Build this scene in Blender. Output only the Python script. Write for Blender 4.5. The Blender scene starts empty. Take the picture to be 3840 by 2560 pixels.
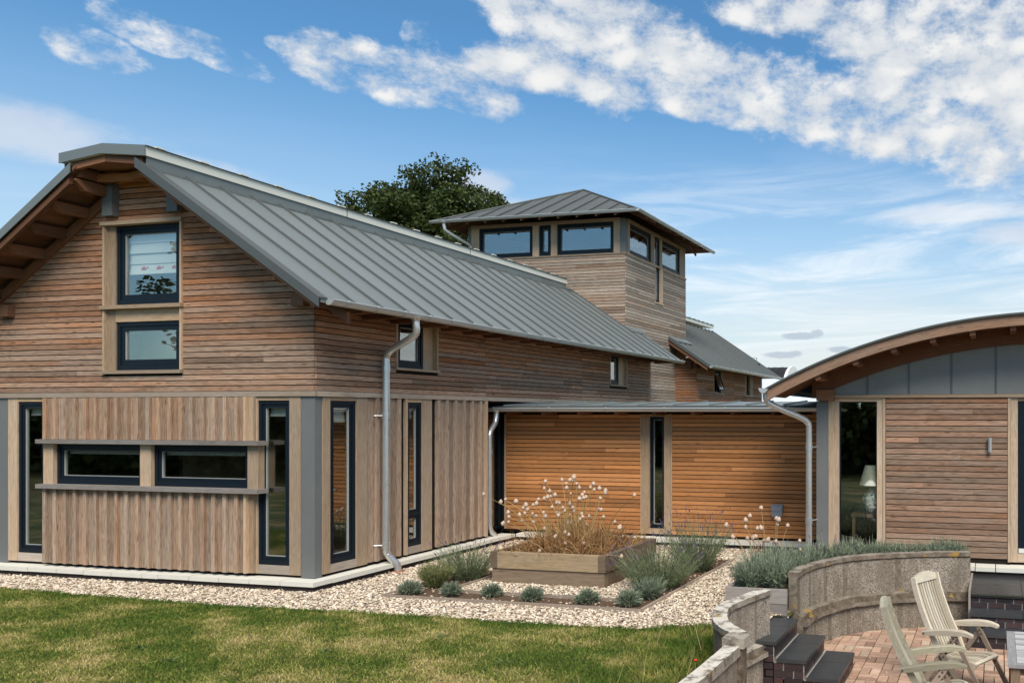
import bpy, bmesh, math, random
import numpy as np
from mathutils import Vector, Matrix, noise as mnoise
random.seed(11); RNG = np.random.default_rng(7)
SC = bpy.context.scene
COL = SC.collection
R = math.radians

# ---------------------------------------------------------------- mesh builder
class MB:
    """collects faces with uv and a per-face tint (r: tone, g: weathering, b: random) and links them as ONE mesh object"""
    def __init__(s):
        s.v = []; s.f = []; s.uv = []; s.c = []; s.sm = []
    def face(s, pts, uv=None, c=(.5, .5, .5), sm=False):
        n = len(s.v); s.v.extend([tuple(p) for p in pts]); s.f.append(tuple(range(n, n + len(pts))))
        s.uv.append(uv if uv else [(0, 0)] * len(pts)); s.c.append(c); s.sm.append(sm)
    def box(s, x0, x1, y0, y1, z0, z1, grain=None, c=None, w=None):
        """axis-aligned box; grain: 0,1,2 the axis the wood grain runs along"""
        s.obox((x0, y0, z0), (x1 - x0, 0, 0), (0, y1 - y0, 0), (0, 0, z1 - z0), grain, c, w)
    def obox(s, o, a, b, d, grain=None, c=None, w=None):
        o, ax = Vector(o), [Vector(a), Vector(b), Vector(d)]
        if ax[0].cross(ax[1]).dot(ax[2]) < 0:
            o = o + ax[2]; ax[2] = -ax[2]
        L = [k.length for k in ax]
        if grain is None: grain = max(range(3), key=lambda i: L[i])
        if c is None: c = (random.random(), .5 if w is None else w, random.random())
        ou, ov = random.uniform(0, 50), random.uniform(0, 50)
        def P(i, j, k): return o + ax[0] * i + ax[1] * j + ax[2] * k
        Q = [([(0,0,0),(0,1,0),(1,1,0),(1,0,0)]), ([(0,0,1),(1,0,1),(1,1,1),(0,1,1)]),
             ([(0,0,0),(1,0,0),(1,0,1),(0,0,1)]), ([(0,1,0),(0,1,1),(1,1,1),(1,1,0)]),
             ([(0,0,0),(0,0,1),(0,1,1),(0,1,0)]), ([(1,0,0),(1,1,0),(1,1,1),(1,0,1)])]
        for q in Q:
            const = [m for m in range(3) if len({t[m] for t in q}) == 1][0]
            oth = [m for m in range(3) if m != const]
            if grain in oth: ug = grain; vg = [m for m in oth if m != grain][0]
            else: ug, vg = oth
            k = 1.0 if grain in oth else .12
            s.face([P(*t) for t in q], [(ou + t[ug] * L[ug] * k, ov + t[vg] * L[vg] + const * .37) for t in q], c)
    def prism(s, poly, h, axis=1, c=None, grain_scale=1.0, w=.5, uv_rot=False):
        """extrude a polygon (list of 3-D points, one plane) by vector h"""
        h = Vector(h); A = [Vector(p) for p in poly]; B = [p + h for p in A]
        nrm = Vector((0, 0, 0))
        for i in range(len(A)): nrm += (A[i] - A[0]).cross(A[(i + 1) % len(A)] - A[0])
        if nrm.dot(h) > 0: A.reverse(); B.reverse()
        if c is None: c = (random.random(), w, random.random())
        e = (A[1] - A[0]).normalized(); L = max(((A[(i+1) % len(A)] - A[i]) for i in range(len(A))), key=lambda t: t.length).normalized()
        n2 = h.normalized().cross(L)
        ou, ov = random.uniform(0, 50), random.uniform(0, 50)
        U = lambda p: (ou + p.dot(L), ov + p.dot(n2))
        s.face(A, [U(p) for p in A], c); s.face(list(reversed(B)), [U(p) for p in reversed(B)], c)
        for i in range(len(A)):
            j = (i + 1) % len(A)
            q = [A[j], A[i], B[i], B[j]]
            d = (A[j] - A[i])
            if d.length > h.length: uv = [(ou + d.length, ov + .3), (ou, ov + .3), (ou, ov + .3 + h.length), (ou + d.length, ov + .3 + h.length)]
            else: uv = [(ou, ov + .3 + d.length), (ou, ov + .3), (ou + h.length, ov + .3), (ou + h.length, ov + .3 + d.length)]
            s.face(q, uv, c)
    def tube(s, path, r, n=10, c=(.5, .5, .5), cap=True, half=None):
        """swept round tube; r: number or list. half=(a0,a1) sweeps an open arc (gutters)"""
        path = [Vector(p) for p in path]; m = len(path)
        rr = r if isinstance(r, (list, tuple)) else [r] * m
        rings = []; up = None
        for i, p in enumerate(path):
            t = (path[min(i + 1, m - 1)] - path[max(i - 1, 0)]).normalized()
            if up is None:
                up = Vector((0, 0, 1)) if abs(t.z) < .9 else Vector((0, 1, 0))
            x = t.cross(up)
            if x.length < 1e-4: x = t.orthogonal()
            x.normalize(); y = x.cross(t).normalized(); up = y
            rings.append([p + (x * math.cos(2 * math.pi * k / n) + y * math.sin(2 * math.pi * k / n)) * rr[i] for k in range(n)])
        base = len(s.v)
        for g in rings: s.v.extend([tuple(q) for q in g])
        for i in range(m - 1):
            for k in range(n):
                k2 = (k + 1) % n
                s.f.append((base + i * n + k, base + i * n + k2, base + (i + 1) * n + k2, base + (i + 1) * n + k))
                s.uv.append([(k / n, i), ((k + 1) / n, i), ((k + 1) / n, i + 1), (k / n, i + 1)]); s.c.append(c); s.sm.append(True)
        if cap:
            s.face(list(reversed(rings[0])), None, c); s.face(rings[-1], None, c)
    def lathe(s, prof, n=12, o=(0, 0, 0), c=(.5, .5, .5), wob=0.0):
        o = Vector(o); base = len(s.v)
        for (r_, z_) in prof:
            for k in range(n):
                a = 2 * math.pi * k / n; q = r_ * (1 + random.uniform(-wob, wob))
                s.v.append((o.x + q * math.cos(a), o.y + q * math.sin(a), o.z + z_))
        for i in range(len(prof) - 1):
            for k in range(n):
                k2 = (k + 1) % n
                s.f.append((base + i * n + k, base + i * n + k2, base + (i + 1) * n + k2, base + (i + 1) * n + k))
                s.uv.append([(k / n, prof[i][1]), ((k + 1) / n, prof[i][1]), ((k + 1) / n, prof[i + 1][1]), (k / n, prof[i + 1][1])]); s.c.append(c); s.sm.append(True)
    def build(s, name, mat, parent=None, label=None):
        me = bpy.data.meshes.new(name)
        me.from_pydata(s.v, [], s.f)
        me.polygons.foreach_set('use_smooth', s.sm)
        uvl = me.uv_layers.new(name='UVMap')
        uvl.data.foreach_set('uv', [t for f in s.uv for p in f for t in p])
        ca = me.color_attributes.new('tint', 'FLOAT_COLOR', 'CORNER')
        ca.data.foreach_set('color', [t for f, c in zip(s.f, s.c) for _ in f for t in (c[0], c[1], c[2], 1.0)])
        me.materials.append(mat); me.update()
        o = bpy.data.objects.new(name, me); COL.objects.link(o)
        if parent is not None: put_under(o, parent)
        if label: o['label'] = label
        return o

def put_under(o, parent):
    o.parent = parent
    # children are modelled in world space; parents are un-rotated Empties or meshes at a location
    o.matrix_parent_inverse = parent.matrix_basis.inverted() if parent.parent is None else Matrix.Identity(4)

def tag(o, label, cat, group=None, kind=None):
    o['label'] = label; o['category'] = cat
    if group: o['group'] = group
    if kind: o['kind'] = kind
    return o
def thing(name, label, cat, loc=(0, 0, 0), group=None):
    o = bpy.data.objects.new(name, None); COL.objects.link(o); o.location = loc; o.empty_display_size = .2
    bpy.context.view_layer.update()
    return tag(o, label, cat, group)
def struct(o): o['kind'] = 'structure'; return o
def np_mesh(name, verts, faces, mat, tint=None, nper=None, smooth=False):
    """fast mesh from numpy arrays: faces (F,k); tint (F,3) per face"""
    me = bpy.data.meshes.new(name)
    F, k = faces.shape
    me.vertices.add(len(verts)); me.vertices.foreach_set('co', verts.astype(np.float32).ravel())
    me.loops.add(F * k); me.loops.foreach_set('vertex_index', faces.astype(np.int32).ravel())
    me.polygons.add(F); me.polygons.foreach_set('loop_start', np.arange(0, F * k, k, dtype=np.int32))
    me.polygons.foreach_set('loop_total', np.full(F, k, dtype=np.int32))
    me.polygons.foreach_set('use_smooth', np.full(F, smooth))
    me.update(calc_edges=True)
    if tint is not None:
        ca = me.color_attributes.new('tint', 'FLOAT_COLOR', 'CORNER')
        t = np.ones((F, k, 4), dtype=np.float32); t[:, :, :3] = tint[:, None, :]
        ca.data.foreach_set('color', t.ravel())
    me.materials.append(mat); me.validate()
    o = bpy.data.objects.new(name, me); COL.objects.link(o)
    return o
def crom(pts, n=8):
    """Catmull-Rom through points"""
    P = [Vector(p) for p in pts]; P = [P[0] * 2 - P[1]] + P + [P[-1] * 2 - P[-2]]
    out = []
    for i in range(1, len(P) - 2):
        for k in range(n):
            t = k / n
            out.append(.5 * ((2 * P[i]) + (P[i+1] - P[i-1]) * t + (2*P[i-1] - 5*P[i] + 4*P[i+1] - P[i+2]) * t*t + (-P[i-1] + 3*P[i] - 3*P[i+1] + P[i+2]) * t**3))
    out.append(P[-2]); return out
def inside(poly, x, y):
    poly = np.asarray(poly, float); r = np.zeros(np.shape(x), bool); j = len(poly) - 1
    for i in range(len(poly)):
        xi, yi = poly[i]; xj, yj = poly[j]
        with np.errstate(divide='ignore', invalid='ignore'):
            r ^= ((yi > y) != (yj > y)) & (x < (xj - xi) * (y - yi) / (yj - yi + 1e-12) + xi)
        j = i
    return r

# ---------------------------------------------------------------- materials
class NT:
    def __init__(s, nt): s.nt = nt; s.n = nt.nodes; s.l = nt.links
    def new(s, t, **k):
        n = s.n.new(t)
        for a, b in k.items():
            if a == 'inp':
                for i, v in b.items():
                    if hasattr(v, 'is_output'): s.l.new(v, n.inputs[i])
                    else: n.inputs[i].default_value = v
            else: setattr(n, a, b)
        return n
    def math(s, op, a, b=None, c=None, clamp=False):
        n = s.n.new('ShaderNodeMath'); n.operation = op; n.use_clamp = clamp
        for i, v in enumerate((a, b, c)):
            if v is None: continue
            if hasattr(v, 'is_output'): s.l.new(v, n.inputs[i])
            else: n.inputs[i].default_value = v
        return n.outputs[0]
    def mix(s, f, a, b, bt='MIX'):
        n = s.n.new('ShaderNodeMix'); n.data_type = 'RGBA'; n.blend_type = bt
        for i, v in ((0, f), (6, a), (7, b)):
            if hasattr(v, 'is_output'): s.l.new(v, n.inputs[i])
            else: n.inputs[i].default_value = v if i == 0 else (*v[:3], 1)
        return n.outputs[2]
    def ramp(s, f, stops, interp='LINEAR'):
        n = s.n.new('ShaderNodeValToRGB'); s.l.new(f, n.inputs[0]); r = n.color_ramp; r.interpolation = interp
        while len(r.elements) < len(stops): r.elements.new(.5)
        for e, (p, c) in zip(r.elements, stops):
            e.position = p; e.color = (*c, 1) if isinstance(c, tuple) else (c, c, c, 1)
        return n.outputs[0]
    def noise(s, vec, scale, detail=3, rough=.55, dist=0, lac=2):
        n = s.new('ShaderNodeTexNoise', inp={'Scale': scale, 'Detail': detail, 'Roughness': rough, 'Distortion': dist, 'Lacunarity': lac})
        if vec is not None: s.l.new(vec, n.inputs['Vector'])
        return n.outputs['Fac']
    def maprange(s, v, a, b, c=0., d=1., smooth=True):
        n = s.n.new('ShaderNodeMapRange'); n.interpolation_type = 'SMOOTHSTEP' if smooth else 'LINEAR'
        s.l.new(v, n.inputs[0])
        for i, x in zip((1, 2, 3, 4), (a, b, c, d)): n.inputs[i].default_value = x
        return n.outputs[0]
    def scale(s, vec, sx, sy, sz):
        n = s.n.new('ShaderNodeMapping'); s.l.new(vec, n.inputs[0]); n.inputs['Scale'].default_value = (sx, sy, sz); return n.outputs[0]

def mat(name, rough=.6, spec=.3, metal=0.0):
    m = bpy.data.materials.new(name); m.use_nodes = True
    t = NT(m.node_tree); b = t.n['Principled BSDF']
    b.inputs['Roughness'].default_value = rough; b.inputs['Specular IOR Level'].default_value = spec; b.inputs['Metallic'].default_value = metal
    return m, t, b
def setc(t, b, c):
    if hasattr(c, 'is_output'): t.l.new(c, b.inputs['Base Color'])
    else: b.inputs['Base Color'].default_value = (*c[:3], 1)
def bump(t, b, h, strength=.3, dist=.01):
    n = t.new('ShaderNodeBump', inp={'Strength': strength, 'Distance': dist, 'Height': h}); t.l.new(n.outputs[0], b.inputs['Normal'])

def wood(name, fresh, grey, dark, grain=.5, rough=.75, knots=True, spec=.15):
    """weathered timber: tint.g picks between fresh and silvered colour, tint.r the board's own tone"""
    m, t, b = mat(name, rough, spec)
    uv = t.new('ShaderNodeUVMap', uv_map='UVMap').outputs[0]
    at = t.new('ShaderNodeVertexColor', layer_name='tint').outputs[0]
    sp = t.new('ShaderNodeSeparateColor', inp={0: at}); tone, wea, rnd = sp.outputs[0], sp.outputs[1], sp.outputs[2]
    off = t.new('ShaderNodeCombineXYZ', inp={2: t.math('MULTIPLY', rnd, 90.)}).outputs[0]
    v = t.new('ShaderNodeVectorMath', operation='ADD', inp={0: uv, 1: off}).outputs[0]
    fine = t.noise(t.scale(v, 3.0, 120, 1), 1.0, 4, .6)
    warp = t.noise(t.scale(v, 1.6, 14, 1), 1.0, 2, .5)
    rings = t.math('FRACT', t.math('ADD', t.math('MULTIPLY', warp, 7.0), t.math('MULTIPLY', fine, .35)))
    rings = t.ramp(rings, [(0, .25), (.55, .85), (.85, .6), (1, .2)])
    blot = t.noise(t.scale(v, .9, 5, 1), 1.0, 3, .6)
    w2 = t.math('ADD', wea, t.math('MULTIPLY', t.math('SUBTRACT', blot, .5), 1.25), clamp=True)
    c = t.mix(w2, fresh, grey)
    g = t.math('ADD', t.math('MULTIPLY', rings, .36), t.math('MULTIPLY', fine, .64))
    g = t.math('ADD', t.math('MULTIPLY', t.math('SUBTRACT', g, .52), 1.9 * grain), .5, clamp=True)
    k = t.math('MULTIPLY_ADD', tone, .66, .68)
    c = t.mix(1.0, c, t.new('ShaderNodeCombineColor', inp={0: k, 1: k, 2: k}).outputs[0], 'MULTIPLY')
    gg = t.math('MULTIPLY_ADD', g, 1.0, .5)
    c = t.mix(1.0, c, t.new('ShaderNodeCombineColor', inp={0: gg, 1: gg, 2: gg}).outputs[0], 'MULTIPLY')
    if knots:
        vo = t.new('ShaderNodeTexVoronoi', feature='F1', inp={'Vector': t.scale(v, 2.2, 13, 1), 'Scale': 1.0, 'Randomness': 1.0}).outputs['Distance']
        kn = t.maprange(vo, .05, .16, .8, 0)
        c = t.mix(kn, c, dark)
    st = t.maprange(t.noise(t.scale(v, .8, 3.2, 1), 1.3, 5, .7), .57, .74, 0, .5)
    c = t.mix(st, c, dark)
    setc(t, b, c); bump(t, b, g, .35, .004)
    return m
M = {}
M['clad'] = wood('weathered_larch', (.315, .130, .056), (.305, .207, .147), (.085, .047, .032), .9)
M['batten'] = wood('batten_larch', (.31, .155, .080), (.305, .228, .168), (.10, .058, .04), .95)
M['clad_warm'] = wood('fresh_larch', (.44, .18, .058), (.42, .20, .085), (.22, .08, .025), .4, .6, True, .22)
M['clad_tower'] = wood('silvered_larch', (.29, .19, .13), (.335, .28, .225), (.11, .085, .068), .75)
M['oak'] = wood('oak_frame', (.40, .262, .152), (.405, .322, .242), (.24, .15, .085), .55, .7, False)
M['brown'] = wood('brown_beam', (.185, .078, .038), (.18, .10, .062), (.09, .045, .028), .5, .6, False)
M['fascia'] = wood('weathered_fascia', (.23, .115, .062), (.235, .155, .11), (.10, .06, .04), .6, .7, True)
M['greywood'] = wood('grey_board', (.24, .19, .15), (.27, .245, .225), (.13, .11, .10), .45, .8, False)
M['bandwood'] = wood('weathered_band', (.33, .25, .18), (.36, .30, .245), (.16, .13, .105), .4, .8, False)
M['sleeper'] = wood('sleeper_oak', (.29, .19, .10), (.265, .20, .125), (.09, .062, .042), .6, .8)
M['sleeper_dark'] = wood('sleeper_dark', (.15, .10, .063), (.17, .125, .085), (.065, .045, .035), .6, .8)
M['teak'] = wood('teak', (.42, .36, .27), (.48, .43, .34), (.30, .29, .16), .35, .7, False)
M['teak_mossy'] = wood('mossy_teak', (.29, .265, .185), (.37, .345, .275), (.19, .21, .10), .45, .75, False)
M['teak_leg'] = wood('dark_teak', (.22, .16, .12), (.25, .20, .155), (.11, .08, .06), .4, .75, False)
M['tablegrey'] = wood('silver_teak', (.34, .33, .32), (.40, .40, .40), (.2, .19, .19), .4, .75, False)

def simple(name, c, rough=.5, spec=.4, metal=0., var=.12, scale=3., bumpk=0., bscale=40.):
    m, t, b = mat(name, rough, spec, metal)
    p = t.new('ShaderNodeTexCoord').outputs['Object']
    n = t.noise(p, scale, 5, .6)
    k = t.math('MULTIPLY_ADD', n, 2 * var, 1 - var)
    setc(t, b, t.mix(1.0, c, t.new('ShaderNodeCombineColor', inp={0: k, 1: k, 2: k}).outputs[0], 'MULTIPLY'))
    r = t.math('MULTIPLY_ADD', t.noise(p, scale * 2.3, 4, .6), .22, rough - .11); t.l.new(r, b.inputs['Roughness'])
    if bumpk: bump(t, b, t.noise(p, bscale, 3, .6), bumpk, .01)
    return m
M['zinc'] = simple('grey_zinc_roof', (.215, .23, .225), .45, .4, .08, .13, 1.3, .04, 5)
def roof_metal():
    m, t, b = mat('standing_seam_zinc', .45, .4, .08); p = t.new('ShaderNodeTexCoord').outputs['Object']
    y = t.new('ShaderNodeSeparateXYZ', inp={0: p}).outputs[1]
    pn = t.new('ShaderNodeTexWhiteNoise', noise_dimensions='1D', inp={'W': t.math('FLOOR', t.math('DIVIDE', t.math('ADD', y, .017), .535))}).outputs['Value']
    st = t.noise(t.scale(p, .55, 9, .55), 1.4, 5, .6); bl = t.noise(p, 1.1, 5, .6)
    k = t.math('ADD', t.math('MULTIPLY_ADD', pn, .13, .80), t.math('ADD', t.math('MULTIPLY', st, .20), t.math('MULTIPLY', bl, .10)))
    setc(t, b, t.mix(1.0, (.16, .181, .177), t.new('ShaderNodeCombineColor', inp={0: k, 1: k, 2: k}).outputs[0], 'MULTIPLY'))
    t.l.new(t.math('MULTIPLY_ADD', st, .25, .33), b.inputs['Roughness']); bump(t, b, t.noise(t.scale(p, .7, 2.2, .7), 1.3, 2, .5), .12, .02); return m
M['zinc'] = roof_metal()
M['zinc_rib'] = simple('zinc_seam', (.10, .11, .108), .5, .4, .05, .1, 2)  # darker than the roof sheet: shade of the seam sides put into colour
M['zinc_dark'] = simple('dark_zinc', (.075, .083, .08), .5, .4, .05, .12, 2)
M['zinc_panel'] = simple('zinc_panel', (.20, .20, .188), .55, .35, .05, .16, 2.2, .05, 4)
M['cap'] = simple('pale_ridge_cap', (.66, .65, .57), .5, .35, 0, .08, 2)
M['steel'] = simple('galvanised_steel', (.62, .63, .62), .3, .5, .75, .06, 3)
M['gutter'] = simple('galvanised_gutter', (.50, .51, .50), .38, .5, .45, .08, 4)
M['frame'] = simple('blue_black_frame', (.0065, .012, .019), .42, .22, 0, .12, 3)
M['gasket'] = simple('grey_gasket', (.34, .34, .32), .5, .3)
M['greypost'] = simple('grey_painted_steel', (.145, .148, .145), .55, .35, 0, .14, 2.5)
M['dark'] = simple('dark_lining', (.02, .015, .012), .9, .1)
M['dark_room'] = simple('room_wall', (.34, .26, .19), .9, .1)
M['pale_room'] = simple('pale_room', (.55, .56, .58), .9, .1)
M['plinth'] = simple('pale_paving', (.66, .64, .56), .8, .2, 0, .10, 5, .15, 60)
M['plinth_dark'] = simple('footing', (.06, .05, .045), .9, .1)
M['slate'] = simple('slate', (.042, .045, .048), .38, .5, 0, .3, 5, .2, 14)
M['mortar'] = simple('mortar', (.33, .31, .28), .9, .1, 0, .2, 20)
M['blind'] = simple('white_blind', (.80, .81, .80), .9, .1, 0, .03)
M['whiteshade'] = simple('lamp_shade', (.52, .52, .44), .9, .1, 0, .03)
M['black'] = simple('black_roof', (.012, .012, .014), .6, .3)
M['whiteroof'] = simple('pale_metal_roof', (.62, .68, .76), .4, .4, .1, .05)
M['white'] = simple('white_paint', (.75, .76, .74), .6, .3, 0, .05)
M['boltdark'] = simple('dark_bolt', (.05, .04, .035), .5, .3)
M['socket'] = simple('grey_plastic', (.24, .27, .30), .5, .4, 0, .05)
M['terracotta'] = simple('terracotta', (.33, .11, .06), .8, .2)

def tinted(name, stops, rough=.8, spec=.2, noise_scale=None, trans=0.0, vk=.5, use='r'):
    """colour ramp driven by the tint attribute's first channel; second channel adds a brightness change"""
    m, t, b = mat(name, rough, spec)
    at = t.new('ShaderNodeVertexColor', layer_name='tint').outputs[0]
    sp = t.new('ShaderNodeSeparateColor', inp={0: at})
    c = t.ramp(sp.outputs[0], stops)
    k = t.math('MULTIPLY_ADD', sp.outputs[1], vk, 1 - vk / 2)
    if noise_scale:
        k = t.math('MULTIPLY', k, t.math('MULTIPLY_ADD', t.noise(t.new('ShaderNodeTexCoord').outputs['Object'], noise_scale, 4, .6), .8, .6))
    c = t.mix(1.0, c, t.new('ShaderNodeCombineColor', inp={0: k, 1: k, 2: k}).outputs[0], 'MULTIPLY')
    setc(t, b, c)
    if trans:
        tr = t.new('ShaderNodeBsdfTranslucent'); t.l.new(c, tr.inputs[0])
        mx = t.new('ShaderNodeMixShader', inp={0: trans}); t.l.new(b.outputs[0], mx.inputs[1]); t.l.new(tr.outputs[0], mx.inputs[2])
        t.l.new(mx.outputs[0], t.n['Material Output'].inputs[0])
    return m
M['pebble'] = tinted('pebbles', [(0, (.17, .13, .105)), (.15, (.36, .26, .185)), (.4, (.55, .43, .31)), (.7, (.66, .555, .42)), (1, (.77, .69, .57))], .7, .3, None, 0, .5)
M['brick'] = tinted('dark_brick', [(0, (.022, .018, .02)), (.6, (.04, .028, .03)), (1, (.065, .035, .034))], .45, .4, 18)
M['paver'] = tinted('clay_paver', [(0, (.34, .21, .15)), (.35, (.43, .28, .20)), (.7, (.47, .315, .225)), (1, (.44, .345, .25))], .85, .2, 14)
M['lav_leaf'] = tinted('lavender_leaf', [(0, (.10, .13, .06)), (.5, (.18, .215, .11)), (1, (.27, .305, .185))], .7, .2, None, .2)
M['lav_grey'] = tinted('grey_lavender_leaf', [(0, (.125, .155, .10)), (.5, (.215, .25, .17)), (1, (.32, .355, .255))], .7, .2, None, .15)
M['lav_flower'] = tinted('lavender_flower', [(0, (.06, .035, .085)), (1, (.15, .10, .20))], .8, .1)
M['yellow_leaf'] = tinted('santolina_leaf', [(0, (.13, .15, .05)), (.6, (.24, .25, .10)), (.85, (.34, .33, .17)), (1, (.62, .58, .40))], .7, .2, None, .2)
M['straw'] = tinted('straw', [(0, (.17, .078, .03)), (.5, (.33, .18, .075)), (1, (.50, .33, .16))], .8, .1, None, .15)
M['stem'] = tinted('dry_stem', [(0, (.16, .14, .05)), (.4, (.34, .22, .09)), (1, (.46, .31, .14))], .8, .1)
M['seedhead'] = simple('papery_seedhead', (.56, .41, .31), .9, .1, 0, .4, 60, .5, 120)
M['leaf'] = tinted('oak_leaf', [(0, (.024, .037, .009)), (.5, (.054, .075, .017)), (1, (.105, .13, .034))], .6, .25, None, .25)
M['bark'] = simple('bark', (.09, .07, .05), .9, .1, 0, .3, 6)
M['weed'] = tinted('weed_leaf', [(0, (.08, .13, .035)), (1, (.17, .22, .075))], .7, .2, None, .2)
M['poppy'] = simple('red_petal', (.6, .05, .02), .7, .2)

def glass(name, refl=.17, tintc=(.92, .94, .91)):
    m = bpy.data.materials.new(name); m.use_nodes = True; t = NT(m.node_tree); t.n.remove(t.n['Principled BSDF'])
    fc = t.new('ShaderNodeLayerWeight', inp={'Blend': .5}).outputs['Facing']
    f = t.math('ADD', t.math('MULTIPLY', t.math('POWER', fc, 4.0), 1 - refl), refl, clamp=True)
    p = t.new('ShaderNodeTexCoord').outputs['Object']
    bp = t.new('ShaderNodeBump', inp={'Strength': .012, 'Distance': .05, 'Height': t.noise(p, 1.7, 1, .4)}).outputs[0]
    g = t.new('ShaderNodeBsdfGlossy', inp={'Color': (1, 1, 1, 1), 'Roughness': 0.0}); t.l.new(bp, g.inputs['Normal'])
    tr = t.new('ShaderNodeBsdfTransparent', inp={'Color': (*tintc, 1)})
    mx = t.new('ShaderNodeMixShader'); t.l.new(f, mx.inputs[0]); t.l.new(tr.outputs[0], mx.inputs[1]); t.l.new(g.outputs[0], mx.inputs[2])
    t.l.new(mx.outputs[0], t.n['Material Output'].inputs[0]); return m
M['glass'] = glass('window_glass', .19)

def concrete():
    m, t, b = mat('aggregate_concrete', .9, .15)
    p = t.new('ShaderNodeTexCoord').outputs['Object']
    at = t.new('ShaderNodeVertexColor', layer_name='tint').outputs[0]
    sp = t.new('ShaderNodeSeparateColor', inp={0: at})            # r: 1 = smooth brownish band, 0 = exposed aggregate; g: bleached top
    vo = t.new('ShaderNodeTexVoronoi', inp={'Vector': p, 'Scale': 78.})
    ag = t.ramp(t.new('ShaderNodeSeparateColor', inp={0: vo.outputs['Color']}).outputs[0], [(0, (.12, .095, .07)), (.35, (.225, .188, .145)), (.7, (.32, .275, .22)), (1, (.43, .385, .32))])
    band = t.ramp(t.noise(p, 9, 5, .7), [(.28, (.05, .037, .026)), (.5, (.125, .095, .066)), (.75, (.26, .215, .16))])
    big = t.maprange(t.noise(t.scale(p, 1.6, 1.6, .55), 1.7, 4, .6), .42, .66)
    c = t.mix(t.math('MULTIPLY', big, .62), ag, (.12, .092, .066))
    c = t.mix(sp.outputs[0], c, band)
    wh = t.math('MULTIPLY', sp.outputs[1], t.maprange(t.noise(p, 7, 6, .65), .33, .55))
    c = t.mix(wh, c, (.62, .57, .49))
    li = t.math('MULTIPLY', t.maprange(t.noise(p, 4.2, 4, .5), .64, .70), t.math('MULTIPLY', sp.outputs[0], .8))
    c = t.mix(li, c, (.36, .22, .05))
    setc(t, b, c); bump(t, b, vo.outputs['Distance'], .5, .012)
    return m
M['concrete'] = concrete()
SUN_E = 2.9; EXPO = 0.55; SKY_TINT = (.42, .70, .80); CAM_YAW = R(13.2722)
# ================================================================= walls, windows and trim helpers
class Wall:
    """wall coordinates: u along the wall, n outwards, z up. axis 'x': faces -y at y=k ; axis 'y': faces +x at x=k"""
    def __init__(s, axis, k, sgn=1): s.ax = axis; s.k = k; s.s = sgn
    def p(s, u, n, z): return (u, s.k - n * s.s, z) if s.ax == 'x' else (s.k + n * s.s, u, z)
    def box(s, mb, u0, u1, n0, n1, z0, z1, grain='u', c=None, w=None):
        a, b = s.p(u0, n0, z0), s.p(u1, n1, z1)
        lo = [min(i, j) for i, j in zip(a, b)]; hi = [max(i, j) for i, j in zip(a, b)]
        g = 2 if grain == 'z' else (0 if (s.ax == 'x') == (grain == 'u') else 1)
        mb.box(lo[0], hi[0], lo[1], hi[1], lo[2], hi[2], g, c, w)
def cut(u0, u1, z0, z1, ops):
    iv = [(u0, u1)]
    for (a, b, c, d) in ops:
        if c < z1 - .004 and d > z0 + .004:
            nx = []
            for (p, q) in iv:
                if b <= p or a >= q: nx.append((p, q)); continue
                if a > p: nx.append((p, a))
                if b < q: nx.append((b, q))
            iv = nx
    return iv
def clad(mb, W, u0, u1, z0, z1, pitch, ops=(), lim=None, th=.022, gap=.013, wea=lambda u, z: .6, joints=None, jl=(2.2, 4.6), base=0.0, tone=None):
    z = z0; row = 0
    fixed = list(joints or [])
    while z < z1 - .012:
        t = min(z + pitch - gap, z1)
        a, b = u0, u1
        if lim:
            l0, l1 = lim(t); a, b = max(a, l0), min(b, l1)
        if b - a > .03:
            for (p, q) in cut(a, b, z, t, ops):
                cuts = [p]; x = p + random.uniform(.4, jl[1])
                while x < q - .35:
                    cuts.append(x); x += random.uniform(*jl)
                cuts += [j for j in fixed if p + .02 < j < q - .02]; cuts.append(q); cuts.sort()
                for i in range(len(cuts) - 1):
                    e0 = .0012 if i else 0
                    n1 = base + th + random.uniform(-.002, .003)
                    tn = random.random() if tone is None else min(1, max(0, random.gauss(*tone)))
                    w = min(1, max(0, wea((cuts[i] + cuts[i+1]) / 2, z) + random.gauss(0, .22)))
                    W.box(mb, cuts[i] + e0, cuts[i+1], base, n1, z, t, 'u', (tn, w, random.random()))
        z += pitch; row += 1
def battens(mb, W, u0, u1, z0, z1, pitch, bw, ops=(), base=0.0, wea=.55, start=None):
    """vertical board-and-batten cladding"""
    u = u0 if start is None else start
    while u < u1 - .01:
        for (a, b, n) in ((u, u + pitch - bw, .016), (u + pitch - bw, u + pitch, .056)):
            a2, b2 = max(a, u0), min(b, u1)
            if b2 - a2 < .012: continue
            segs = [(z0, z1)]
            for (p, q, c, d) in ops:
                if p < b2 and q > a2:
                    s2 = []
                    for (e, f) in segs:
                        if c > e: s2.append((e, min(c, f)))
                        if d < f: s2.append((max(d, e), f))
                    segs = [k for k in s2 if k[1] - k[0] > .02]
            for (e, f) in segs:
                W.box(mb, a2 + (.005 if n < .04 else 0), b2 - (.013 if n < .04 else 0), base, base + n + random.uniform(-.003, .003), e, f - random.uniform(0, .006), 'z', (random.uniform(.55, 1) if n > .04 else random.uniform(.1, .7), min(1, max(0, wea + random.gauss(0, .15))), random.random()))  # lighter tone puts caught light into battens; wider gap stands for their shadow
        u += pitch
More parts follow.
